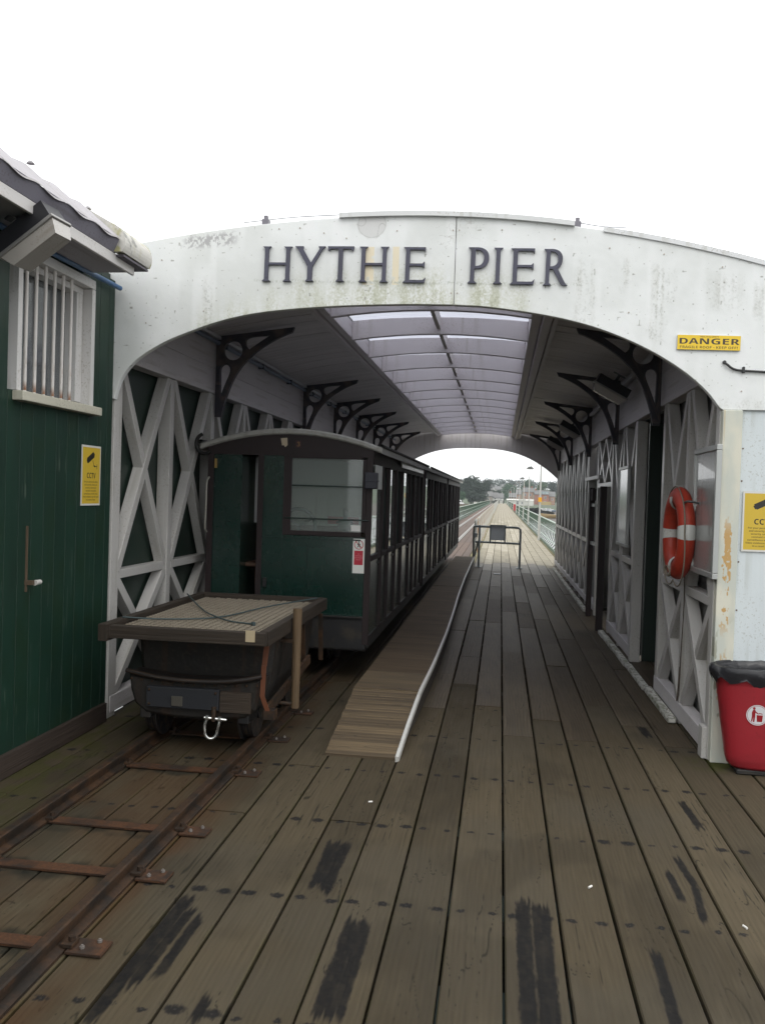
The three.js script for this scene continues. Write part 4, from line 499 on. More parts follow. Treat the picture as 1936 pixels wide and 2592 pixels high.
// ------------------------------------------------------------------ boarding ramp beside the train
{
  const r = thing('boarding_platform', 'low brown boarded platform with a white edge, ramping down to the deck', 'platform', [-0.8, 0, -5.2]);
  const xa = -1.005, XB = [[-5.1, -0.577], [-5.6, -0.562], [-6.2, -0.538], [-7.2, -0.522], [-8.9, -0.518], [-10.5, -0.535], [-12.5, -0.565], [-15, -0.582], [-21, -0.588]];
  const xb = (z) => { for (let i = 1; i < XB.length; i++) if (z >= XB[i][0]) return lerp(XB[i - 1][1], XB[i][1], clamp((z - XB[i - 1][0]) / (XB[i][0] - XB[i - 1][0]))); return -0.588; };
  const top = (z) => z > -5.17 ? 0.018 : z > -6.2 ? 0.018 + 0.172 * Math.pow((-5.17 - z) / 1.03, 0.92) : 0.19;
  const along = (pr, x0, x1) => { const g = prism(pr, x0, x1), p = g.attributes.position; for (let k = 0; k < p.count; k++) { const q = p.getX(k); p.setX(k, p.getZ(k)); p.setZ(k, q); } const w = p.array; for (let k = 0; k < w.length; k += 9) for (let q = 0; q < 3; q++) { const t = w[k + 3 + q]; w[k + 3 + q] = w[k + 6 + q]; w[k + 6 + q] = t; } g.computeVertexNormals(); return uvBox(g, 0); };
  for (let i = 0; i < 24; i++) { // narrow grooved boards on the slope
    const z0 = -5.17 - 0.043 * i, z1 = z0 - 0.0365, y0 = top(z0), y1 = top(z1), j = rr(-0.003, 0.003);
    part('slat', along([[z1, y1 - 0.02], [z0, y0 - 0.02], [z0, y0 - 0.003], [z0 - 0.004, y0 + 0.001], [z1 + 0.004, y1 + 0.001], [z1, y1 - 0.003]], xa + j, xb(z0)), BOARD[Math.floor(rnd() * 3)], r);
  }
  part('bearer', [along([[-6.2, 0.006], [-5.18, 0.004], [-5.18, top(-5.18) - 0.022], [-6.2, 0.166]], xa + 0.01, -0.6)], matDark, r);
  let z = -6.21, first = true; while (z > -20.6) { const e = Math.max(z - (first ? 0.62 : rr(1.7, 2.4)), -20.6), h = 0.19 + rr(-0.002, 0.002), n = 4; const g = box(xa - 0.005, -0.6, 0.17, h, e + 0.003, z, 0, 0), q = g.attributes.position; const parts = []; for (let i = 0; i < n; i++) { const a = lerp(z, e + 0.003, i / n), b = lerp(z, e + 0.003, (i + 1) / n); parts.push(along([[b, 0.17], [a, 0.17], [a, h], [b, h]], xa - 0.005, xb((a + b) / 2))); } part('board', parts, BOARD[first ? 0 : 3 + Math.floor(rnd() * 2)], r); first = false; z = e; }
  const es = [], sk = []; let zs = -5.15; while (zs > -20.6) { const z1 = Math.max(-20.6, zs - (zs > -6.4 ? 0.12 : 0.45)), P = (z, dy) => [xb(z) + 0.013, top(z) + dy, z]; es.push(bar(P(zs, -0.006), P(z1, -0.006), 0.022, 0.034, [0, 1, 0])); const m = (top(zs) + top(z1)) / 2; if (m > 0.05) sk.push(bar([xb(zs) - 0.004, (m - 0.03) / 2, zs], [xb(z1) - 0.004, (m - 0.03) / 2, z1], 0.012, m - 0.034, [0, 1, 0])); zs = z1; }
  part('edge_strip', es, paint([0.58, 0.57, 0.54], 0.5), r, 'white painted strip along the walkway edge'); part('side_board', sk, wood([0.06, 0.05, 0.042], 0.8), r); part('bearer', box(xa + 0.02, xa + 0.07, 0.003, 0.168, -20.5, -6.3, 2), matDark, r);
}
// ------------------------------------------------------------------ train
function wheelset(t, z, r = 0.2) { part('wheel', [cyl([XT - 0.3, r + 0.075, z], r, r, 0.07, 0, 24), cyl([XT - 0.262, r + 0.075, z], r + 0.022, r + 0.022, 0.012, 0, 24)], STEEL, t); part('wheel', [cyl([XT + 0.3, r + 0.075, z], r, r, 0.07, 0, 24), cyl([XT + 0.262, r + 0.075, z], r + 0.022, r + 0.022, 0.012, 0, 24)], STEEL, t); part('axle', cyl([XT, r + 0.075, z], 0.035, 0.035, 0.7, 0, 10), matBlack, t); }
const SHUT = mat([0.7, 0.7, 0.7], 0.6, { map: coachGreenTex });
const PANE = mat([0.85, 0.9, 0.88], 0.03, { transmission: 0.92, thickness: 0 });
const cream = paint([0.34, 0.33, 0.29], 0.5), roofGrey = mat([0.38, 0.375, 0.35], 0.75, { map: paintTex, bumpMap: rustBump, bumpScale: 0.002 });
function coach(zf, L, label, cab) {
  const t = thing('railway_carriage', label, 'railway carriage', [XT, 0, zf - L / 2], 'carriages of the pier train'), W = 0.715, xl = XT - W, xr = XT + W, zb = zf - L;
  // roof: an arc with thickness, lip at the front
  const arcY = (x) => 2.132 - 0.235 * (x - XT) ** 2, rp = []; const n = 18; for (let i = 0; i <= n; i++) { const x = lerp(xl - 0.075, xr + 0.075, i / n); rp.push([x, arcY(x)]); } for (let i = n; i >= 0; i--) { const x = lerp(xl - 0.075, xr + 0.075, i / n); rp.push([x, arcY(x) - 0.05]); }
  const roof = part('roof', extr(rp, L + 0.04, zf + 0.02, [], 0.012), roofGrey, t); part('gutter', [rod([[xl - 0.07, 2.0, zf + 0.01], [xl - 0.07, 2.0, zb]], 0.022, 8), rod([[xr + 0.07, 2.0, zf + 0.01], [xr + 0.07, 2.0, zb]], 0.016, 8)], mat([0.035, 0.033, 0.032], 0.7), roof);
  if (cab) { const q = []; for (let i = 0; i <= 9; i++) { const a = lerp(0.6, 1.75, i / 9) * Math.PI; q.push([xl - 0.03 + 0.085 * Math.cos(a) * 0.9, 1.985 + 0.085 * Math.sin(a), zf + 0.012]); } part('gutter', rod(q, 0.016, 6, 18), matBlack, roof); part('roof_boss', (() => { const g = new THREE.SphereGeometry(0.05, 12, 6, 0, 6.283, 0, 1.57); g.scale(1.3, 0.4, 1); g.translate(XT - 0.02, 2.128, zf - 0.25); return g.toNonIndexed(); })(), roofGrey, roof); }
  // ends
  for (const [z, front] of [[zf, true], [zb, false]]) {
    const s = front ? 1 : -1, zz = z - s * 0.02, cant = []; for (let i = 0; i <= 12; i++) { const x = lerp(xl, xr, i / 12); cant.push([x, arcY(x) - 0.052]); } cant.push([xr, 1.9], [xl, 1.9]);
    part('end_arch', extr(cant, 0.035, front ? zf - 0.002 : zb + 0.037), matMaroon, t); const f = front && cab;
    const B = (n, x0, x1, y0, y1, m, d = 0, l) => part(n, box(x0, x1, y0, y1, Math.min(zz, z - s * 0.001 + s * d), Math.max(zz, z - s * 0.001 + s * d), 1, 0.003), m, t, l);
    if (f) {
      B('corner_pillar', xl, xl + 0.05, 0.5, 1.9, matMaroon, 0.006); B('corner_pillar', xr - 0.05, xr, 0.33, 1.9, matMaroon, 0.006); B('window_frame', xr - 0.085, xr - 0.051, 1.27, 1.883, matMaroon, 0.004); B('door_pillar', -2.052, -2.003, 0.55, 1.9, matMaroon, 0.004); B('end_panel', -2.003, -1.826, 0.55, 1.9, matCoachGreen); B('window_frame', -1.826, -1.758, 1.23, 1.9, matMaroon, 0.006); B('window_frame', -1.758, xr - 0.085, 1.232, 1.27, matMaroon, 0.012); B('end_panel', -1.826, xr - 0.051, 0.55, 1.23, matCoachGreen); B('window_frame', -1.758, xr - 0.085, 1.883, 1.9, matMaroon, 0.006);
      part('beading', [box(-2.003, xr - 0.085, 1.2, 1.212, zf + 0.001, zf + 0.008, 0, 0.002), box(-1.608, -1.6, 0.56, 1.199, zf - 0.001, zf + 0.004, 1), box(-2.003, xr - 0.085, 0.56, 0.575, zf + 0.001, zf + 0.007, 0, 0.002)], matCoachGreen, t); part('lamp_bracket', [box(-1.98, -1.95, 0.78, 0.86, zf + 0.001, zf + 0.03, 1, 0.004)], matBlack, t);
      part('window', box(-1.758, xr - 0.085, 1.27, 1.883, zf - 0.018, zf - 0.012, 1), mat([0.85, 0.9, 0.88], 0.04, { transmission: 0.9, thickness: 0 }), t);
      for (const y of [1.652, 1.374]) part('window_bar', rod([[y > 1.5 ? -1.75 : -1.81, y, zf + 0.014], [y > 1.5 ? -1.145 : -1.09, y, zf + 0.014]], 0.0065, 6), matCoachGreen, t);
      part('handrail', rod([[xl + 0.015, 1.7, zf + 0.005], [xl + 0.01, 1.665, zf + 0.045], [xl + 0.008, 1.5, zf + 0.05], [xl + 0.004, 1.3, zf + 0.05], [xl + 0.002, 1.26, zf + 0.045], [xl + 0.004, 1.23, zf + 0.005]], 0.009, 6), cream, t);
      part('paper_notice', box(-1.238, -1.158, 1.279, 1.33, zf - 0.0095, zf - 0.0085, 1), mat([0.7, 0.7, 0.68], 0.8), t, 'small white paper in the corner of the cab window');
      part('safety_sticker', (() => { const g = new THREE.PlaneGeometry(0.1, 0.29); g.translate(-1.165, 1.073, zf + 0.002); return g.toNonIndexed(); })(), mat([1, 1, 1], 0.45, { map: stickerTex }), t, 'white sticker with a red no walking symbol and a red text panel');
      part('torn_paper', extr([[-1.862, 2.047], [-1.806, 2.052], [-1.802, 1.99], [-1.822, 1.972], [-1.836, 1.99], [-1.85, 1.985]], 0.002, zf + 0.0015), mat([0.5, 0.42, 0.3], 0.8), t);
      part('carriage_number', (() => { const g = new THREE.PlaneGeometry(0.05, 0.06); g.translate(-1.708, 2.0, zf + 0.0012); return g.toNonIndexed(); })(), mat([1, 1, 1], 0.5, { map: threeTex }), t, 'gold number 3');
      part('lamp_box', [box(xr - 0.055, xr + 0.05, 1.64, 1.775, zf + 0.008, zf + 0.09, 1, 0.008), box(xr - 0.06, xr + 0.055, 1.7, 1.71, zf + 0.006, zf + 0.095, 0, 0.003)], mat([0.022, 0.023, 0.035], 0.5), t);
      part('door_plate', box(xl + 0.058, xl + 0.075, 1.78, 1.86, zf - 0.018, zf + 0.002, 1), mat([0.32, 0.2, 0.06], 0.5), t);
      // cab: partition, stool, hand wheel, red plate
      part('partition', [box(xl + 0.04, XT - 0.6, 0.55, 1.9, zf - 1.0, zf - 0.98, 1), box(XT - 0.3, xr - 0.04, 0.55, 1.9, zf - 1.0, zf - 0.98, 1)], cream, t); part('partition', [box(xl + 0.04, -2.2, 0.55, 1.9, zf - 0.9, zf - 0.02, 1), box(-2.2, XT - 0.31, 0.55, 1.31, zf - 0.975, zf - 0.96, 1)], matCoachGreen, t); part('partition', box(-2.17, -2.06, 1.312, 1.9, zf - 0.35, zf - 0.33, 1), paint([0.42, 0.42, 0.42], 0.5), t);
      part('stool', [box(-2.22, -2.04, 0.93, 0.965, zf - 0.5, zf - 0.2, 0, 0.005), cyl([-2.13, 0.75, zf - 0.35], 0.02, 0.03, 0.36, 1, 10)], wood([0.12, 0.06, 0.035], 0.6), t);
      const hw = new THREE.TorusGeometry(0.15, 0.016, 8, 28); hw.translate(-1.74, 1.3, zf - 0.22); const sp = []; for (let i = 0; i < 3; i++) { const a = i * 2.094 + 0.5; sp.push(rod([[-1.74, 1.3, zf - 0.22], [-1.74 + 0.15 * Math.cos(a), 1.3 + 0.15 * Math.sin(a), zf - 0.22]], 0.01, 6)); } sp.push(rod([[-1.74, 1.3, zf - 0.22], [-1.74, 0.6, zf - 0.3]], 0.018, 8), hw.toNonIndexed()); part('brake_wheel', sp, matCoachGreen, t);
      part('controller', [rod([[-1.34, 0.6, zf - 0.3], [-1.34, 1.46, zf - 0.3]], 0.02, 8), box(-1.4, -1.28, 1.27, 1.36, zf - 0.34, zf - 0.26, 0, 0.01), box(-1.42, -1.3, 1.33, 1.35, zf - 0.36, zf - 0.28, 0, 0.004)], matCoachGreen, t); part('notice_plate', box(-1.63, -1.33, 1.3, 1.37, zf - 0.978, zf - 0.972, 0), mat([0.28, 0.03, 0.03], 0.4), t);
      part('coupling', [box(xl + 0.3, xr - 0.02, 0.28, 0.55, zf - 0.06, zf + 0.0, 0, 0.01), box(XT - 0.25, XT + 0.05, 0.33, 0.45, zf, zf + 0.14, 0, 0.02), box(xl + 0.35, xr - 0.05, 0.55, 0.565, zf - 0.1, zf + 0.03, 0, 0.004)], matBlack, t);
    } else { for (const x of [xl, xr - 0.06]) B('corner_pillar', x, x + 0.06, 0.33, 1.9, matMaroon, 0.006); B('end_panel', xl + 0.06, xr - 0.06, 0.5, 1.1, matCoachGreen); for (const x of [XT - 0.28, XT + 0.22]) B('door_pillar', x, x + 0.06, 1.1, 1.9, matMaroon, 0.004); part('coupling', [box(xl + 0.1, xr - 0.1, 0.28, 0.5, z - s * 0.08, z - s * 0.001, 0, 0.01), box(XT - 0.08, XT + 0.08, 0.32, 0.42, Math.min(z, z + s * 0.2), Math.max(z, z + s * 0.2), 2, 0.02)], matBlack, t); }
  }
  // sides: pillars, panels below the waist, rails above and below open windows
  const secs = cab ? [0.03, 0.62, 1.08, 1.66, 2.24, 3.0, 3.55, 4.1, L - 0.05] : [0.05, 0.75, 1.25, 1.95, 2.45, 3.15, 3.65, 4.3, L - 0.05];
  for (const s of [-1, 1]) {
    const xo = s > 0 ? xr : xl, bx = (a, b) => [Math.min(xo - s * a, xo - s * b), Math.max(xo - s * a, xo - s * b)];
    { const [a, b] = bx(-0.004, 0.03); part('cant_rail', box(a, b, 1.845, 1.985, zb + 0.02, zf - 0.025, 2, 0.004), matMaroon, t); const [c, d] = bx(-0.008, 0.03); part('waist_rail', box(c, d, 1.03, 1.075, zb + 0.02, zf - 0.025, 2, 0.004), matMaroon, t); const [e, f] = bx(0.0, 0.04); part('sole_bar', box(e, f, 0.3, 0.4, zb + 0.02, zf - 0.025, 2, 0.004), matBlack, t); }
    for (let i = 0; i < secs.length - 1; i++) {
      const za = zf - secs[i], zc = zf - secs[i + 1], wide = i % 2 === 1; { const [a, b] = bx(-0.013, 0.05); part('pillar', box(a, b, 0.4, 1.85, zc - 0.03, zc + (wide ? 0.055 : 0.03), 1, 0.005), matMaroon, t); }
      { const [a, b] = bx(0.008, 0.03); const door = part('door', box(a, b, 0.4, 1.03, zc + 0.034, za - 0.034, 1, 0.003), matCoachGreen, t); if (s > 0) { const [e, f] = bx(-0.002, 0.007); if (i % 2 === 0) part('handle', [box(e, f, 0.98, 1.0, zc + 0.05, zc + 0.15, 2, 0.003)], STEEL, door); } }
      { const [a, b] = bx(0.015, 0.019); if (i % 2 === 0 && (cab || i % 4 === 0)) part('pane', box(a, b, 1.075, 1.845, zc + 0.035, za - 0.035, 1), PANE, t); else part('shutter', box(a + (s > 0 ? -0.008 : 0.008), b + (s > 0 ? -0.008 : 0.008), 1.075, 1.845, zc + 0.035, za - 0.035, 1), SHUT, t); }
      if (!cab || i % 3 === 1) { const [a, b] = bx(0.02, 0.036); for (const q of [zc + 0.034, za - 0.07]) part('window_frame', box(a, b, 1.075, 1.845, q, q + 0.036, 1), matCoachGreen, t); }
    }
    if (s > 0 && cab) { const [a, b] = bx(-0.03, -0.018); for (const [z0, z1] of [[1.9, 3.14], [3.16, 4.45]]) part('name_board', box(a, b, 1.885, 1.975, zf - z1, zf - z0, 2, 0.002), paint([0.66, 0.66, 0.64], 0.3), t, 'flaking white board along the roof edge'); const [c, d] = bx(-0.012, -0.004); part('blind', box(c, d, 1.64, 1.845, zf - 0.5, zf - 0.1, 1), paint([0.5, 0.52, 0.5], 0.4), t, 'torn pale panel at the top of the first window'); }
  }
  part('floor', box(xl + 0.03, xr - 0.03, 0.44, 0.5, zb + 0.05, zf - 0.05, 2), wood([0.06, 0.045, 0.03], 0.8), t); part('underframe', [box(XT - 0.5, XT + 0.5, 0.3, 0.43, zb + 0.1, zf - 0.1, 2), box(XT - 0.62, XT + 0.62, 0.18, 0.3, zf - 1.5, zf - 0.5, 2), box(XT - 0.62, XT + 0.62, 0.18, 0.3, zb + 0.5, zb + 1.5, 2)], matBlack, t);
  for (let i = 1; i < 5; i++) part('bench', [box(xl + 0.06, xr - 0.06, 0.82, 0.86, zf - L * i / 5 - 0.2, zf - L * i / 5 + 0.2, 0, 0.01), box(xl + 0.06, xr - 0.06, 0.5, 1.28, zf - L * i / 5 - 0.02, zf - L * i / 5 + 0.02, 0, 0.01)], wood([0.09, 0.05, 0.03], 0.5), t);
  wheelset(t, zf - 0.75, 0.17); wheelset(t, zf - 1.25, 0.17); wheelset(t, zb + 0.75, 0.17); wheelset(t, zb + 1.25, 0.17);
  return t;
}
coach(-7.2, 4.75, 'green and maroon carriage with the driving cab, nearest the flat truck, numbered 3', true);
coach(-12.4, 4.85, 'green and maroon carriage in the middle of the train, behind the white name board', false);
coach(-17.7, 4.95, 'green and maroon carriage at the far end of the train, in the far arch', false);
// ------------------------------------------------------------------ flat truck with a hull-like tank
{
  const t = thing('flat_truck', 'old dark rail truck with a tan topped tray over a rounded tank', 'rail truck', [XT, 0, -5.6]);
  const x0 = XT - 0.485, x1 = XT + 0.49, z0 = -4.77, z1 = -6.46, rim = wood([0.034, 0.024, 0.016], 0.7);
  part('tray_rim', box(x0, x1, 0.715, 0.79, z0 - 0.055, z0, 0, 0.005), rim, t); part('tray_rim', [box(x0 + 0.01, x1 - 0.01, 0.72, 0.802, z1, z1 + 0.05, 0, 0.005)], rim, t); part('tray_rim', box(x0 - 0.012, x0 + 0.045, 0.7, 0.80, z1 - 0.03, z0 + 0.03, 2, 0.005), rim, t); part('tray_rim', [box(x1 - 0.045, x1 + 0.01, 0.71, 0.796, z1 - 0.03, z0 - 0.04, 2, 0.005)], rim, t);
  part('tray_floor', box(x0 + 0.05, x1 - 0.05, 0.72, 0.742, z1 + 0.052, z0 - 0.057, 2), wood([0.045, 0.034, 0.024], 0.8), t);
  const ribs = [], studs = []; for (let i = 0; i < 20; i++) { const x = lerp(x0 + 0.078, x1 - 0.078, i / 19); ribs.push(bar([x, 0.762 + rr(-0.001, 0.001), z1 + 0.07], [x, 0.762, z0 - 0.075], 0.018, 0.012)); for (let j = 0; j < 34; j++) { const z = lerp(z1 + 0.09, z0 - 0.1, (j + 0.5 * (i & 1)) / 34); studs.push(box(x - 0.015, x + 0.015, 0.752, 0.773, z - 0.009, z + 0.009, 0)); } }
  part('grating', ribs, mat([0.115, 0.095, 0.07], 0.8, { map: paintTex }), t).userData.kind = 'stuff'; part('grating', studs, mat([0.25, 0.215, 0.165], 0.8, { map: paintTex }), t).userData.kind = 'stuff';
  const hullTex = tex(512, 512, (x, y) => { const n = fbm(x * 6, y * 3, 4, 6), run = ss(0.5, 0.8, vn(x * 26, y * 1.5, 26, 3)) * ss(0.4, 0.7, vn(x * 6 + 9, y * 3, 6, 3)); let c = mix3([0.012, 0.012, 0.013], [0.026, 0.021, 0.016], n); c = mix3(c, [0.055, 0.024, 0.010], run * 0.7); return mix3(c, [0.06, 0.05, 0.035], ss(0.72, 0.8, vn(x * 60, y * 60, 60, 60)) * 0.4); }, 1, 1);
  const hull = []; for (const [x, y] of [[-0.43, 0.70], [-0.415, 0.5], [-0.40, 0.38], [-0.37, 0.29], [-0.30, 0.235], [-0.1, 0.215], [0.15, 0.215], [0.32, 0.235], [0.38, 0.29], [0.41, 0.4], [0.43, 0.55], [0.44, 0.70]]) hull.push([XT + x, y]);
  part('tank', extr(hull, 1.14, -5.16, [], 0.03), mat([0.5, 0.45, 0.4], 0.7, { map: hullTex, bumpMap: rustBump, bumpScale: 0.004 }), t);
  const low = hull.map(([x, y]) => [x, Math.min(y, 0.47)]); part('bow_board', extr([[XT - 0.412, 0.475], [XT - 0.40, 0.38], [XT - 0.37, 0.29], [XT - 0.30, 0.235], [XT - 0.1, 0.215], [XT + 0.15, 0.215], [XT + 0.32, 0.235], [XT + 0.38, 0.29], [XT + 0.41, 0.4], [XT + 0.42, 0.48], [XT + 0.2, 0.452], [XT - 0.1, 0.446], [XT - 0.3, 0.46]], 0.2, -4.985, [], 0.02), mat([0.5, 0.46, 0.42], 0.7, { map: hullTex, bumpMap: rustBump, bumpScale: 0.004 }), t);
  part('lip', rod([[XT - 0.42, 0.49, -4.975], [XT - 0.2, 0.462, -4.955], [XT + 0.1, 0.455, -4.95], [XT + 0.3, 0.475, -4.955], [XT + 0.42, 0.5, -4.975]], 0.014, 8), mat([1.4, 1, 0.8], 0.6, { map: blackTex }), t);
  part('buffer_beam', box(XT - 0.28, XT + 0.17, 0.285, 0.41, -4.984, -4.945, 0, 0.006), mat([0.014, 0.0155, 0.02], 0.7, { map: paintTex }), t); part('buffer_beam', box(XT + 0.172, XT + 0.36, 0.275, 0.40, -4.984, -4.95, 0, 0.006), wood([0.05, 0.035, 0.024], 0.7), t, 'brown wooden end of the beam'); part('plate', box(XT - 0.12, XT - 0.05, 0.3, 0.36, -4.945, -4.935, 0, 0.004), mat([0.06, 0.055, 0.045], 0.6), t);
  { const rv = new THREE.SphereGeometry(0.009, 8, 5); for (let i = 0; i < 13; i++) { const x = XT - 0.39 + 0.065 * i; piece('rivet', rv, matRust, t, [x, 0.425 + 0.00045 * (i - 6) ** 2, -4.985]); } for (const [x, y] of [[-0.26, 0.305], [-0.26, 0.39], [0.15, 0.305], [0.15, 0.39]]) piece('bolt', rv, matRust, t, [XT + x, y, -4.944]); }
  part('chassis', [box(XT - 0.34, XT - 0.27, 0.2, 0.3, -6.3, -5.0, 2, 0.01), box(XT + 0.27, XT + 0.34, 0.2, 0.3, -6.3, -5.0, 2, 0.01)], matBlack, t); wheelset(t, -5.22, 0.15); wheelset(t, -6.05, 0.15);
  // shackle hanging from the beam
  const sh = []; for (let i = 0; i <= 14; i++) { const a = Math.PI * (1 + i / 14); sh.push([XT + 0.13 + 0.034 * Math.cos(a) + (i === 0 || i === 14 ? 0 : 0), 0.165 + 0.04 * Math.sin(a) * 1.1, -4.94 - 0.012 * Math.cos(a)]); }
  const chrome = mat([0.62, 0.62, 0.6], 0.22, { metalness: 0.9 }); part('shackle', [rod([[XT + 0.108, 0.245, -4.935], [XT + 0.094, 0.2, -4.93], ...sh, [XT + 0.172, 0.2, -4.95], [XT + 0.178, 0.238, -4.955]], 0.009, 8), rod([[XT + 0.09, 0.247, -4.93], [XT + 0.215, 0.232, -4.962]], 0.010, 8), cyl([XT + 0.108, 0.246, -4.935], 0.017, 0.017, 0.018, 0, 10), cyl([XT + 0.178, 0.237, -4.953], 0.017, 0.017, 0.018, 0, 10)], chrome, t); part('hook', [rod([[XT + 0.14, 0.31, -4.95], [XT + 0.142, 0.25, -4.942], [XT + 0.143, 0.225, -4.942]], 0.014, 8)], matRust, t);
  const orange = mat([0.13, 0.04, 0.014], 0.65, { map: paintTex }); part('strap', [bar([XT + 0.435, 0.70, -5.02], [XT + 0.428, 0.56, -4.995], 0.03, 0.008, [0, 0, 1]), bar([XT + 0.428, 0.562, -4.988], [XT + 0.425, 0.38, -4.978], 0.028, 0.008, [0, 0, 1]), bar([XT + 0.425, 0.382, -4.977], [XT + 0.46, 0.29, -4.985], 0.026, 0.008, [0, 0, 1])], orange, t, 'rusty orange strap');
  part('step_post', cyl([XT + 0.535, 0.545, -5.36], 0.026, 0.029, 0.63, 1, 14), wood([0.15, 0.10, 0.055], 0.6), t, 'tan timber post at the side');
  part('post_bracket', [box(XT + 0.42, XT + 0.52, 0.645, 0.665, -5.38, -5.34, 0), rod([[XT + 0.42, 0.27, -5.3], [XT + 0.53, 0.255, -5.36]], 0.012, 6), bar([XT + 0.44, 0.28, -5.02], [XT + 0.5, 0.44, -5.9], 0.02, 0.06, [0, 1, 0]), box(XT + 0.43, XT + 0.5, 0.24, 0.3, -5.06, -4.98, 0, 0.005), bar([XT + 0.47, 0.70, -5.8], [XT + 0.47, 0.42, -5.86], 0.03, 0.02, [0, 0, 1]), bar([XT + 0.49, 0.70, -6.3], [XT + 0.49, 0.35, -6.36], 0.03, 0.02, [0, 0, 1])], matRust, t);
  part('tape', box(x1 - 0.115, x1 - 0.06, 0.738, 0.803, z0 + 0.001, z0 + 0.004, 0), mat([0.42, 0.34, 0.22], 0.7), t);
  const rp = mat([0.035, 0.055, 0.058], 0.6); const rope = thing('rope', 'thin dark rope slack across the tan tray of the rail truck', 'rope', [XT, 0.77, -5.6]);
  part('cord', [rod([[x0 + 0.02, 0.806, -5.0], [XT - 0.3, 0.786, -5.12], [XT - 0.05, 0.784, -5.24], [XT + 0.05, 0.782, -5.4], [XT + 0.2, 0.79, -5.9], [x1 - 0.03, 0.815, -6.3]], 0.005, 6), rod([[x0 + 0.02, 0.826, -6.1], [XT - 0.22, 0.785, -5.7], [XT - 0.02, 0.79, -5.36], [XT + 0.16, 0.781, -5.2], [XT + 0.3, 0.78, -5.16]], 0.005, 6), cyl([XT + 0.31, 0.782, -5.15], 0.014, 0.014, 0.02, 1, 8)], rp, rope);
}
// ------------------------------------------------------------------ the open pier beyond the shed
{ // tubular barrier
  const b = thing('tube_barrier', 'dark grey tubular barrier with a sign panel across the walkway', 'barrier', [0, 0, -20]), tube = mat([0.36, 0.40, 0.40], 0.45), zz = -20;
  part('frame', [rod([[-0.6, 0, -21], [-0.59, 0.86, -20.35], [-0.56, 0.925, -20.1], [-0.46, 0.93, zz], [0, 0.928, zz], [0.4, 0.926, zz], [0.455, 0.91, zz], [0.468, 0.86, zz], [0.47, 0.5, zz], [0.47, 0, zz]], 0.026, 8, 60), rod([[-0.455, 0, zz], [-0.455, 0.96, zz]], 0.026, 8), rod([[-0.55, 0.572, zz - 0.1], [0.46, 0.565, zz]], 0.024, 8), rod([[-0.6, 0.1, -20.9], [-0.48, 0.56, zz - 0.02]], 0.02, 8)], tube, b);
  for (const x of [-0.455, 0.47]) part('foot_plate', cyl([x, 0.008, zz], 0.075, 0.075, 0.014, 1, 12), tube, b);
  const s = part('sign_panel', box(-0.215, 0.14, 0.63, 0.965, zz + 0.026, zz + 0.036, 1), mat([0.7, 0.72, 0.73], 1, { transmission: 0.4, thickness: 0 }), b, 'grey back of a sign panel'); part('strap', [box(-0.225, -0.19, 0.57, 0.975, zz + 0.037, zz + 0.047, 1), box(0.105, 0.14, 0.55, 0.975, zz + 0.037, zz + 0.047, 1), box(-0.225, 0.145, 0.955, 0.98, zz + 0.036, zz + 0.05, 0)], tube, s); part('lock_box', box(-0.58, -0.5, 0.68, 0.78, zz - 0.06, zz + 0.03, 1, 0.01), tube, b);
}
const fenceGreen = mat([0.07, 0.115, 0.08], 0.5), fencePale = mat([0.36, 0.44, 0.38], 0.5), postPale = paint([0.50, 0.50, 0.47], 0.5), creamRust = mat([1, 1, 1], 0.6, { map: tex(64, 512, (x, y) => mix3([0.56, 0.52, 0.43], [0.36, 0.19, 0.08], ss(0.5, 0.64, fbm(x * 20, y * 4, 4))), 0.2, 2) });
function railing(name, label, x, dir, z0) { // stanchions bow outwards over the water
  const t = thing(name, label, 'railing', [x, 0, -60]), B = (s) => { const g = rod([[0, 0.0, 0], [dir * 0.10, 0.08, 0], [dir * 0.19, 0.3, 0], [dir * 0.17, 0.58, 0], [dir * 0.05, 0.84, 0], [dir * 0.0, 0.9, 0]], 0.015, 5, 12); return g; }, sg = B();
  const far = []; let n = 0; for (let z = z0; z > LEN; z -= 0.92) { if (n++ < 70) piece('stanchion', sg, fenceGreen, t, [x, 0, z]); else { const g = sg.clone(); g.translate(x, 0, z); far.push(g); } }
  part('stanchion', far, fenceGreen, t).userData.kind = 'stuff';
  for (const [y, dx, m, r] of [[0.9, 0, fencePale, 0.026], [0.5, 0.17 * dir, fencePale, 0.018], [0.16, 0.14 * dir, fencePale, 0.018]]) part('rail', rod([[x + dx, y, z0 + 0.2], [x + dx, y, LEN]], r, 6), m, t);
  part('kick_board', box(x - 0.02, x + 0.02, 0.0, 0.09, LEN, z0 + 0.2, 2), fenceGreen, t);
  return t;
}
railing('pier_railing', 'green iron railing with bowed stanchions along the right edge of the open pier', 1.62, 1, -21.9); railing('pier_railing', 'green iron railing with bowed stanchions beyond the railway track', -2.66, -1, -21.9);
{ // pale post fence between track and walkway
  const t = thing('pale_fence', 'pale post and rail fence between the railway track and the walkway', 'fence', [-0.62, 0, -60]); const g0 = box(-0.03, 0.03, 0, 1.0, -0.03, 0.03, 1, 0.004), far = []; let n = 0;
  for (let z = -23.2; z > LEN; z -= 1.02) { if (n++ < 60) piece('post', g0, n % 3 ? postPale : creamRust, t, [-0.64, 0, z]); else { const g = g0.clone(); g.translate(-0.64, 0, z); far.push(g); } }
  part('post', far, postPale, t).userData.kind = 'stuff'; for (const y of [0.35, 0.92]) part('rail', box(-0.655, -0.625, y, y + 0.06, LEN, -22.9, 2), postPale, t);
}
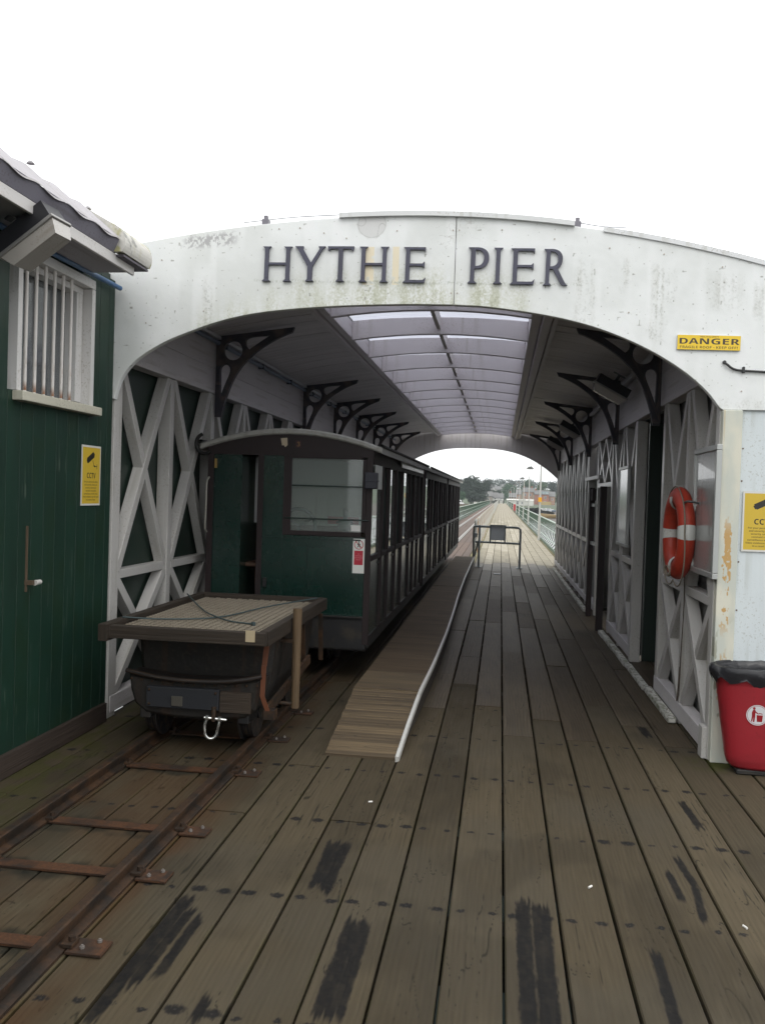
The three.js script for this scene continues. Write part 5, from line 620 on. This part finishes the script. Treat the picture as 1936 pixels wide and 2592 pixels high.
{ // lamp posts
  const lm = postPale, mk = () => { const t = new THREE.Group(); const P = (n, g, m) => { const o = new THREE.Mesh(g, m); o.name = n; o.castShadow = o.receiveShadow = true; t.add(o); };
    P('pole', mergeGeometries([cyl([0, 0.5, 0], 0.05, 0.05, 1, 1, 10), cyl([0, 1.95, 0], 0.036, 0.032, 1.9, 1, 10)]), lm); P('arm', mergeGeometries([rod([[0, 2.86, 0], [0, 2.92, 0], [-0.06, 2.94, 0], [-0.37, 2.945, 0], [-0.385, 2.93, 0], [-0.385, 2.82, 0]], 0.012, 6, 30)]), lm);
    const h = new THREE.CylinderGeometry(0.06, 0.16, 0.09, 16); h.translate(-0.42, 2.8, 0); P('lamp_shade', h, mat([0.06, 0.065, 0.06], 0.5)); const l = new THREE.CylinderGeometry(0.13, 0.11, 0.02, 16); l.translate(-0.42, 2.748, 0); P('lens', l, mat([0.55, 0.56, 0.53], 0.3)); return t; };
  const first = mk(); first.name = numbered('lamp_post'); first.position.set(1.51, 0, -34.2); scene.add(first); tag(first, 'tall white lamp post carrying the yellow sign on the open pier', 'lamp post', 'lamp posts along the right railing');
  [[1.44, -22.3, 'nearest lamp post, cut off by the edge of the far arch'], [1.64, -52, 'second lamp post beyond the one with the yellow sign'], [1.66, -64.5, 'lamp post with rust streaks between the tall cream posts far along the pier'], [1.62, -77, 'fourth lamp post beyond the yellow sign along the railing'], [1.62, -92, 'fifth lamp post beyond the yellow sign along the railing'], [1.62, -112, 'sixth lamp post beyond the yellow sign, near the red cabinet'], [1.62, -140, 'seventh lamp post beyond the yellow sign, small in the distance'], [1.62, -180, 'last lamp post before the white canopy at the shore']].forEach(([x, z, l]) => copy(first, [x, 0, z], l));
  const ys = thing('hazard_sign', 'small yellow sign plate on the white lamp post', 'sign', [1.5, 1.58, -34.12]); part('plate', box(1.435, 1.57, 1.49, 1.665, -34.13, -34.12, 1), mat([0.75, 0.36, 0.015], 0.45), ys);
  const rc = thing('lifebuoy_cabinet', 'red lifebuoy cabinet on the right railing far along the pier', 'cabinet', [1.5, 0, -96]); part('body', box(1.4, 1.7, 0.25, 0.95, -96.2, -96, 1, 0.03), mat([0.45, 0.04, 0.05], 0.5), rc); part('post', box(1.52, 1.58, 0, 0.25, -96.12, -96.06, 1), mat([0.3, 0.05, 0.04], 0.6), rc);
  const sp = thing('signal_board', 'dark slanted board beside the track past the last carriage', 'board', [-2.5, 0, -30]); part('board', bar([-2.62, 0.93, -30], [-2.3, 0.72, -30], 0.03, 0.22, [0, 1, 0]), mat([0.05, 0.05, 0.045], 0.6), sp); part('post', box(-2.5, -2.46, 0, 0.85, -30.05, -30.02, 1), matBlack, sp);
}
// ------------------------------------------------------------------ shore: canopy, houses, boats
{
  const st = thing('pier_head_canopy', 'small white canopy and dark gateway where the pier meets the shore', 'canopy', [0, 0, -238]), wh = mat([0.7, 0.7, 0.68], 0.6);
  const rf = extr([[-1.8, 1.0], [-0.6, 1.35], [0.9, 1.05], [0.9, 0.93], [-0.6, 1.2], [-1.8, 0.88]], 9, -236.5); part('roof', rf, wh, st); for (const x of [-1.6, 0.7]) for (const z of [-237, -245]) part('post', box(x - 0.06, x + 0.06, -0.4, 0.95, z - 0.06, z + 0.06, 1), matDark, st); part('wall', [box(-1.5, -0.4, -0.4, 0.9, -245.2, -245, 1), box(-2.6, -1.7, -0.4, 0.75, -243, -237, 1)], mat([0.10, 0.11, 0.10], 0.8), st); part('floor', box(-2.8, 1.7, -0.3, -0.02, -262, -236.1, 2), mat([0.3, 0.28, 0.22], 0.8), st);
}
const brickTex = tex(128, 128, (x, y) => { const r = Math.floor(y / 0.075), u = ((x + (r & 1) * 0.11) % 0.22) / 0.22, v = (y % 0.075) / 0.075; if (u < 0.06 || v < 0.14) return [0.30, 0.26, 0.22]; const h = hash(Math.floor((x + (r & 1) * 0.11) / 0.22), r); return [0.24 + 0.10 * h, 0.085 + 0.04 * h, 0.06 + 0.02 * h]; }, 0.88, 0.9);
const slateTex = tex(128, 128, (x, y) => { const v = 0.11 + 0.07 * hash(Math.floor(x / 0.3), Math.floor(y / 0.25)); return [v * 1.02, v, v * 0.98]; }, 2.4, 2);
const brickM = mat([1, 1, 1], 0.85, { map: brickTex }), tanM = mat([1.25, 1.7, 1.7], 0.85, { map: brickTex }), slate = mat([1, 1, 1], 0.8, { map: slateTex }), renderM = paint([0.62, 0.61, 0.57], 0.7), winM = mat([0.05, 0.06, 0.07], 0.12), frameM = mat([0.66, 0.66, 0.64], 0.6);
function house(name, label, x0, x1, z, d, y0, ye, yr, wall, roofM, wins, o = {}) { // ridge along x; front face at z
  const t = thing(name, label, 'house', [(x0 + x1) / 2, y0, z - d / 2], o.group), f = thing; 
  part('wall', [box(x0, x1, y0 - 0.8, ye, z - d, z, 1)], wall, t); const h = yr - ye, gp = [[z + 0.4, ye - 0.1], [z - d / 2, yr], [z - d - 0.4, ye - 0.1], [z - d - 0.4, ye + 0.1], [z - d / 2, yr + 0.22], [z + 0.4, ye + 0.1]];
  const rg = (a, b, pr) => { const g = prism(pr.map(([p, q]) => [p, q]), a, b), p = g.attributes.position; for (let k = 0; k < p.count; k++) { const X = p.getX(k), Z = p.getZ(k); p.setX(k, Z); p.setZ(k, X); } const a2 = p.array; for (let k = 0; k < a2.length; k += 9) for (let q = 0; q < 3; q++) { const s = a2[k + 3 + q]; a2[k + 3 + q] = a2[k + 6 + q]; a2[k + 6 + q] = s; } g.computeVertexNormals(); return uvBox(g, 0); };
  const roof = part('roof', rg(x0 - 0.3, x1 + 0.3, gp), roofM, t); part('gable', rg(x0 + 0.02, x1 - 0.02, [[z - 0.02, ye], [z - d / 2, yr - 0.02], [z - d + 0.02, ye]]), wall, t);
  for (const cx of o.chimneys ?? []) part('chimney', box(cx - 0.45, cx + 0.45, yr - 1.2, yr + 1.3, z - d / 2 - 0.4, z - d / 2 + 0.4, 1), brickM, roof);
  for (const [wx, wy, w, hh] of wins) { const q = part('window', box(wx - w / 2, wx + w / 2, wy, wy + hh, z + 0.01, z + 0.06, 1), frameM, t); part('pane', [box(wx - w / 2 + 0.12, wx - 0.05, wy + 0.12, wy + hh / 2 - 0.04, z + 0.061, z + 0.075, 1), box(wx + 0.05, wx + w / 2 - 0.12, wy + 0.12, wy + hh / 2 - 0.04, z + 0.061, z + 0.075, 1), box(wx - w / 2 + 0.12, wx - 0.05, wy + hh / 2 + 0.04, wy + hh - 0.12, z + 0.061, z + 0.075, 1), box(wx + 0.05, wx + w / 2 - 0.12, wy + hh / 2 + 0.04, wy + hh - 0.12, z + 0.061, z + 0.075, 1)], winM, q); }
  if (o.dormer) { const [a, b, c, e] = o.dormer; part('dormer', box(a, b, c, e, z - d / 2, z - 0.6, 1), mat([0.16, 0.24, 0.24], 0.6), t); part('dormer_window', [box(a + 0.3, (a + b) / 2 - 0.2, c + 0.3, e - 0.3, z - 0.59, z - 0.56, 1), box((a + b) / 2 + 0.2, b - 0.3, c + 0.3, e - 0.3, z - 0.59, z - 0.56, 1)], mat([0.35, 0.42, 0.44], 0.2), t); }
  if (o.extra) o.extra(t); return t;
}
house('brick_house', 'red brick house with a blue dormer behind the lamp post with the yellow sign', 21.2, 30.2, -560, 9, -2.4, 4.5, 6.9, brickM, slate, [[24.5, 1.6, 1.6, 1.9], [27.9, 1.6, 1.6, 1.9], [24.5, -1.6, 1.6, 2], [27.9, -1.6, 1.6, 2]], { dormer: [25.5, 29.8, 4.4, 6.3], chimneys: [22], extra: (t) => part('bay', box(25.2, 31.4, -3, 0.0, -559.9, -556, 1), mat([0.40, 0.30, 0.13], 0.8), t, 'low yellow brown wall in front') });
house('brick_house', 'brown gabled brick house at the right end behind the red house', 30.6, 34.2, -563, 10, -2.4, 3.4, 6.3, tanM, slate, [[32.4, 0.8, 1.2, 1.6]]);
house('stone_house', 'tan house with a long slate roof left of the red brick house', 14.2, 20.9, -575, 9, -2.4, 5.9, 8.6, tanM, slate, [[15.8, 3.2, 1.2, 1.7], [19, 3.2, 1.2, 1.7], [15.8, -0.2, 1.2, 1.7], [19, -0.2, 1.2, 1.7]], { chimneys: [15, 20] });
house('stone_house', 'brown house between the far lamp posts left of the tan house', 5.2, 9.5, -560, 8, -2.2, 2.2, 4.8, mat([0.25, 0.17, 0.13], 0.85), slate, [[6.6, 0, 1, 1.5], [8.3, 0, 1, 1.5]], { chimneys: [6] });
house('stone_house', 'narrow gabled house with a pale front behind the brown house', 10.2, 13.6, -590, 8, -2.2, 4.3, 7.4, tanM, slate, [[12, 1.6, 1, 1.4]], {});
house('white_building', 'long low white building on the shore behind the lamp posts', 3.2, 16.6, -455, 8, -2.3, 0.55, 1.0, renderM, mat([0.6, 0.59, 0.55], 0.7), [[5.4, -1.5, 1, 1.3], [8.6, -1.7, 1.2, 1.9], [11, -1.4, 1, 1.2], [15.2, -1.6, 1.3, 1.7]], { extra: (t) => part('parapet', [box(9.2, 12.8, 0.5, 1.2, -455.4, -454.9, 0), box(14.2, 16.8, -2.6, 0.75, -454.9, -454.0, 1)], renderM, t) });
for (const [i, x0, x1, ye, yr, l] of [[0, -8.8, -4.6, 2.2, 4.6, 'grey roofed house left of the white gabled pair, below the trees'], [1, -4.4, -1.6, 1.4, 4.2, 'white gabled house, left one of the pair above the canopy'], [2, -1.4, 1.4, 1.2, 3.8, 'white gabled house, right one of the pair above the canopy']]) house('shore_house', l, x0, x1, -470 - 6 * i, 8, -2.2, ye, yr, i ? renderM : mat([0.3, 0.26, 0.23], 0.8), slate, [[(x0 + x1) / 2, 0, 1, 1.4]], {});
{ const hl = ['low white house highest on the left of the far hill', 'grey roofed house on the far hill left of the gap between the trees', 'pale house in the gap between the trees on the far hill', 'white gabled house lowest in the gap between the trees', 'small house with a wide roof on the crest of the far hill', 'right hand pale house on the far hillside'];
  [[-9, -790], [-6.5, -830], [-3.2, -800], [-0.5, -770], [3, -850], [6.2, -820]].forEach(([x, z], i) => { const y = landY(x, z); house('hill_house', hl[i], x - 2.6, x + 1.6 + (i % 3) * 0.6, z, 8, y, y + 3.2, y + 5.8, i % 2 ? renderM : mat([0.42, 0.39, 0.36], 0.8), slate, [[x - 1, y + 1, 1, 1.3]], { group: undefined }); }); }
{ // left shore
  const c = thing('sea_wall', 'brown sea wall along the left shore', 'wall', [-20, -3, -300]); part('wall', [box(-60, -7.2, -4, -1.15, -303, -300, 0), box(-60, -7, -1.15, -0.95, -303.2, -299.8, 0)], mat([0.20, 0.17, 0.13], 0.9), c);
  const v = thing('white_van', 'white vehicle parked behind the sea wall at the far left', 'van', [-14.2, -2.3, -306]); part('body', [box(-15.8, -12.8, -1.6, -0.5, -308, -306, 0, 0.2), box(-15.4, -13.6, -0.52, 0.3, -307.9, -306.1, 0, 0.25)], mat([0.7, 0.7, 0.7], 0.4), v); part('window', box(-15.2, -13.8, -0.35, 0.1, -306.1, -306.05, 0), winM, v); for (const x of [-15.2, -13.4]) part('wheel', cyl([x, -1.65, -306], 0.35, 0.35, 0.3, 2, 12), matDark, v);
  const s2 = thing('kiosk', 'small white kiosk at the end of the sea wall', 'kiosk', [-8.7, -2, -305]); part('wall', box(-9.3, -8.3, -2.5, -0.1, -306, -305, 1), renderM, s2); part('roof', box(-9.4, -8.2, -0.1, 0.05, -306.1, -304.9, 0), slate, s2);
}
function boat(label, x, y, z, L, col, cabin, turn, cat = 'boat') {
  const t = thing(cat === 'barge' ? 'moored_barge' : 'small_boat', label, cat, [x, y, z], cat === 'barge' ? undefined : undefined), P = [], I = [], n = 14, prof = [[0.02, 0], [0.6, 0.1], [0.95, 0.55], [1, 1]], B = L * 0.17, Hh = L * 0.14;
  for (let i = 0; i <= n; i++) { const s = i / n, w = Math.pow(Math.sin(Math.PI * Math.min(1, 0.12 + s * 0.88) * 0.5 + (s > 0.6 ? 0 : 0)), 0.8) * (s < 0.001 ? 0.02 : 1) * (cat === 'barge' ? Math.min(1, 0.5 + s) : Math.min(1, 0.1 + s * 2)); for (let sg = -1; sg <= 1; sg += 2) for (const [a, b] of prof) P.push((s - 0.5) * L, b * Hh * (1 + 0.35 * (1 - s) ** 2), sg * a * w * B); }
  const m = prof.length * 2, pl = prof.length; for (let i = 0; i < n; i++) for (let sd = 0; sd < 2; sd++) for (let j = 0; j < pl - 1; j++) { const a = i * m + sd * pl + j, b = a + m; I.push(a, b, a + 1, a + 1, b, b + 1); } for (let i = 0; i < n; i++) { const a = i * m + pl - 1, b = a + pl, c = a + m, d = b + m; I.push(a, b, c, b, d, c); } const e = n * m; for (let j = 0; j < pl - 1; j++) I.push(e + j, e + pl + j, e + j + 1, e + pl + j, e + pl + j + 1, e + j + 1);
  const g = new THREE.BufferGeometry(); g.setAttribute('position', new THREE.Float32BufferAttribute(P, 3)); g.setIndex(I); const h = g.toNonIndexed(); h.computeVertexNormals(); const hm = mat(col, 0.5, { side: THREE.DoubleSide }); const o = new THREE.Mesh(h, hm); o.name = 'hull'; o.castShadow = o.receiveShadow = true; t.add(o);
  const add = (nm, gg, mm) => { const q = new THREE.Mesh(gg, mm); q.name = nm; q.castShadow = true; t.add(q); }; if (cabin) { add('cabin', new RoundedBoxGeometry(L * 0.34, L * 0.13, L * 0.2, 1, 0.06).translate(-L * 0.02, Hh + L * 0.06, 0), frameM); add('cabin_window', new THREE.BoxGeometry(L * 0.28, L * 0.05, L * 0.204).translate(-L * 0.02, Hh + L * 0.08, 0), winM); } else add('deck', new THREE.BoxGeometry(L * 0.5, 0.06, L * 0.2).translate(L * 0.1, Hh + 0.02, 0), mat([0.25, 0.2, 0.14], 0.8));
  t.rotation.y = turn; return t;
}
boat('tan hulled barge lying on the mud right of the pier', 12.6, -3.0, -215, 6.2, [0.36, 0.26, 0.13], false, -0.25, 'barge');
boat('white cabin boat on the mud just right of the lamp post with the yellow sign', 13.4, -2.5, -275, 4.6, [0.62, 0.64, 0.66], true, 0.4); boat('white boat with a rounded cabin at the right end of the moored row', 16.9, -2.6, -290, 3.6, [0.7, 0.7, 0.7], true, 1.2); boat('grey blue boat between the two white boats', 15.3, -2.5, -285, 4.6, [0.20, 0.25, 0.32], true, 0.1); boat('dark hulled boat in front of the white building', 11.4, -2.6, -265, 5.5, [0.04, 0.045, 0.055], false, 0.3);
// ------------------------------------------------------------------ trees
function leaves(lobes, n, size, cols, seedk) {
  const P = new Float32Array(n * 9), N = new Float32Array(n * 9), C = new Float32Array(n * 9), v = new THREE.Vector3(), q = new THREE.Quaternion(), a = new THREE.Vector3(), e = new THREE.Euler(); let tot = 0; for (const l of lobes) tot += l[3] * l[3];
  let i = 0; for (const l of lobes) { const m = Math.round(n * l[3] * l[3] / tot); for (let k = 0; k < m && i < n; k++, i++) {
    let th = rnd() * 6.283, cz = rr(-1, 1), sr = Math.sqrt(1 - cz * cz), rad = l[3] * (0.58 + 0.46 * Math.pow(rnd(), 0.6)) * (0.8 + 0.45 * vn(Math.cos(th) * sr * 2.4 + l[0] + 9, cz * 2.4 + l[1] + 9)); v.set(Math.cos(th) * sr * rad, cz * rad * (l[4] ?? 0.85), Math.sin(th) * sr * rad); e.set(rnd() * 6.283, rnd() * 6.283, 0); q.setFromEuler(e);
    const c = cols[Math.floor(rnd() * cols.length)], j = 0.75 + 0.5 * rnd(); const nn = v.clone().normalize();
    for (let t = 0; t < 3; t++) { a.set(Math.cos(t * 2.1 + 0.4) * size * rr(0.6, 1.1), Math.sin(t * 2.1 + 0.4) * size * rr(0.5, 0.9), 0).applyQuaternion(q); const o = i * 9 + t * 3; P[o] = l[0] + v.x + a.x; P[o + 1] = l[1] + v.y + a.y; P[o + 2] = l[2] + v.z + a.z; N[o] = nn.x; N[o + 1] = nn.y + 0.2; N[o + 2] = nn.z; C[o] = c[0] * j; C[o + 1] = c[1] * j; C[o + 2] = c[2] * j; }
  } }
  const g = new THREE.BufferGeometry(); g.setAttribute('position', new THREE.BufferAttribute(P.subarray(0, i * 9), 3)); g.setAttribute('color', new THREE.BufferAttribute(C.subarray(0, i * 9), 3)); g.computeVertexNormals(); return g;
}
const leafM = mat([1, 1, 1], 0.9, { vertexColors: true, side: THREE.DoubleSide }), barkM = mat([0.05, 0.04, 0.03], 0.9);
const DARK = [[0.028, 0.046, 0.030], [0.036, 0.056, 0.034], [0.022, 0.038, 0.028]], MID = [[0.042, 0.105, 0.042], [0.055, 0.125, 0.05], [0.035, 0.085, 0.04]], LIME = [[0.08, 0.14, 0.035], [0.065, 0.12, 0.035], [0.05, 0.10, 0.035]];
function tree(label, x, z, top, w, cols, n = 3600) {
  const y0 = landY(x, z), t = thing('broadleaf_tree', label, 'tree', [x, y0, z]), H = top - y0, lobes = []; for (let i = 0; i < 24; i++) { const a = rnd() * 6.283, k = Math.sqrt(rnd()), h = rr(0.3, 1) ; lobes.push([x + Math.cos(a) * k * w * 0.36 * (1.15 - 0.5 * h), y0 + H * (0.2 + 0.62 * h), z + Math.sin(a) * k * w * 0.3, w * rr(0.16, 0.26)]); } lobes.push([x, top - w * 0.2, z, w * 0.2], [x, y0 + H * 0.45, z, w * 0.3]);
  part('trunk', [cyl([x, y0 + H * 0.2, z], w * 0.035, w * 0.025, H * 0.45, 1, 8), ...[0, 2, 4].map((a) => rod([[x, y0 + H * 0.35, z], [x + Math.cos(a) * w * 0.12, y0 + H * 0.55, z + Math.sin(a) * w * 0.1], [x + Math.cos(a) * w * 0.22, y0 + H * 0.75, z + Math.sin(a) * w * 0.2]], w * 0.012, 5, 6))].map((g) => { g.deleteAttribute('uv'); return g; }), barkM, t);
  part('crown', leaves(lobes, n, w * 0.042, cols), leafM, t); return t;
}
tree('large dark tree, tallest of the group left of the pier', -14.6, -432, 12.6, 11, DARK, 6000); tree('dark tree at the far left beside the carriages', -19.4, -440, 11.0, 10.5, DARK, 4800); tree('dark tree at the right of the left group, sloping down to the shore', -10.4, -425, 9.0, 9.5, DARK, 5000); tree('low dark tree over the sea wall below the left group', -13, -418, 4.2, 9, DARK, 3600); tree('bushy dark tree above the left end of the canopy', -8.2, -415, 3.6, 5, DARK, 2600); tree('lighter green bush at the foot of the far left tree', -18.5, -412, 4.5, 6, MID, 2600);
tree('rounded dark tree behind the left group, beside the gap with hill houses', -8.2, -520, 13.4, 9, DARK, 4200);
tree('bright green spreading tree in the middle behind the far lamp posts', 4.4, -620, 11.8, 12, MID, 5200); tree('green tree right of the middle spreading tree', 9.6, -640, 11.2, 8, MID, 3600); tree('dark small tree on the skyline behind the middle trees', 9.4, -760, 17.0, 8, DARK, 2600);
tree('broad green tree behind the tan house', 19.6, -640, 16.0, 11, MID, 4600); tree('lime green tree behind the red brick house', 30, -660, 15.0, 11, LIME, 4600); tree('dark round tree behind the right end of the houses', 38.6, -650, 15.4, 11, DARK, 4600); tree('lime green tree beside the right end of the houses', 36.6, -580, 5.5, 8, LIME, 3200); tree('olive tree left of the brown house at the shore', 2.2, -560, 5, 6, MID, 2600); tree('dark hedge tree behind the white gabled houses', -1.5, -520, 6.8, 7, DARK, 2600);
{ // bank of dark scrub right of the pier and the wood along the crest
  const sc = []; for (let i = 0; i < 26; i++) { const u = i / 25; sc.push([lerp(4.4, 13.2, u), landY(6, -250) + 0.35 + 0.5 * rnd() + (u < 0.7 ? 0.6 : 0), -262 + 26 * u + rr(-2, 2), rr(0.7, 1.2), 0.7]); }
  const s = new THREE.Mesh(leaves(sc, 9000, 0.2, [[0.022, 0.024, 0.02], [0.03, 0.032, 0.026], [0.018, 0.02, 0.02]]), leafM); s.name = 'shore_scrub'; s.castShadow = s.receiveShadow = true; scene.add(s); tag(s, 'dark scrub bank on the shore right of the pier', 'scrub', null, 'stuff');
  const hl = []; for (let i = 0; i < 90; i++) { const x = -75 + 170 * hash(i, 5), z = -890 - 130 * hash(i, 6); hl.push([x, landY(x, z) + rr(3.5, 6), z, rr(3.5, 6.5), 0.8]); } for (let i = 0; i < 22; i++) { const x = -13 + 26 * hash(i, 15), z = -790 - 60 * hash(i, 16); hl.push([x, landY(x, z) + 1.2, z, rr(1.4, 2.6), 0.8]); }
  const h = new THREE.Mesh(leaves(hl, 24000, 0.7, [[0.035, 0.055, 0.04], [0.045, 0.065, 0.045], [0.03, 0.05, 0.04]]), leafM); h.name = 'hillside_wood'; h.castShadow = h.receiveShadow = true; scene.add(h); tag(h, 'far wood along the crest of the hill', 'wood', null, 'stuff');
}
renderer.render(scene, camera);
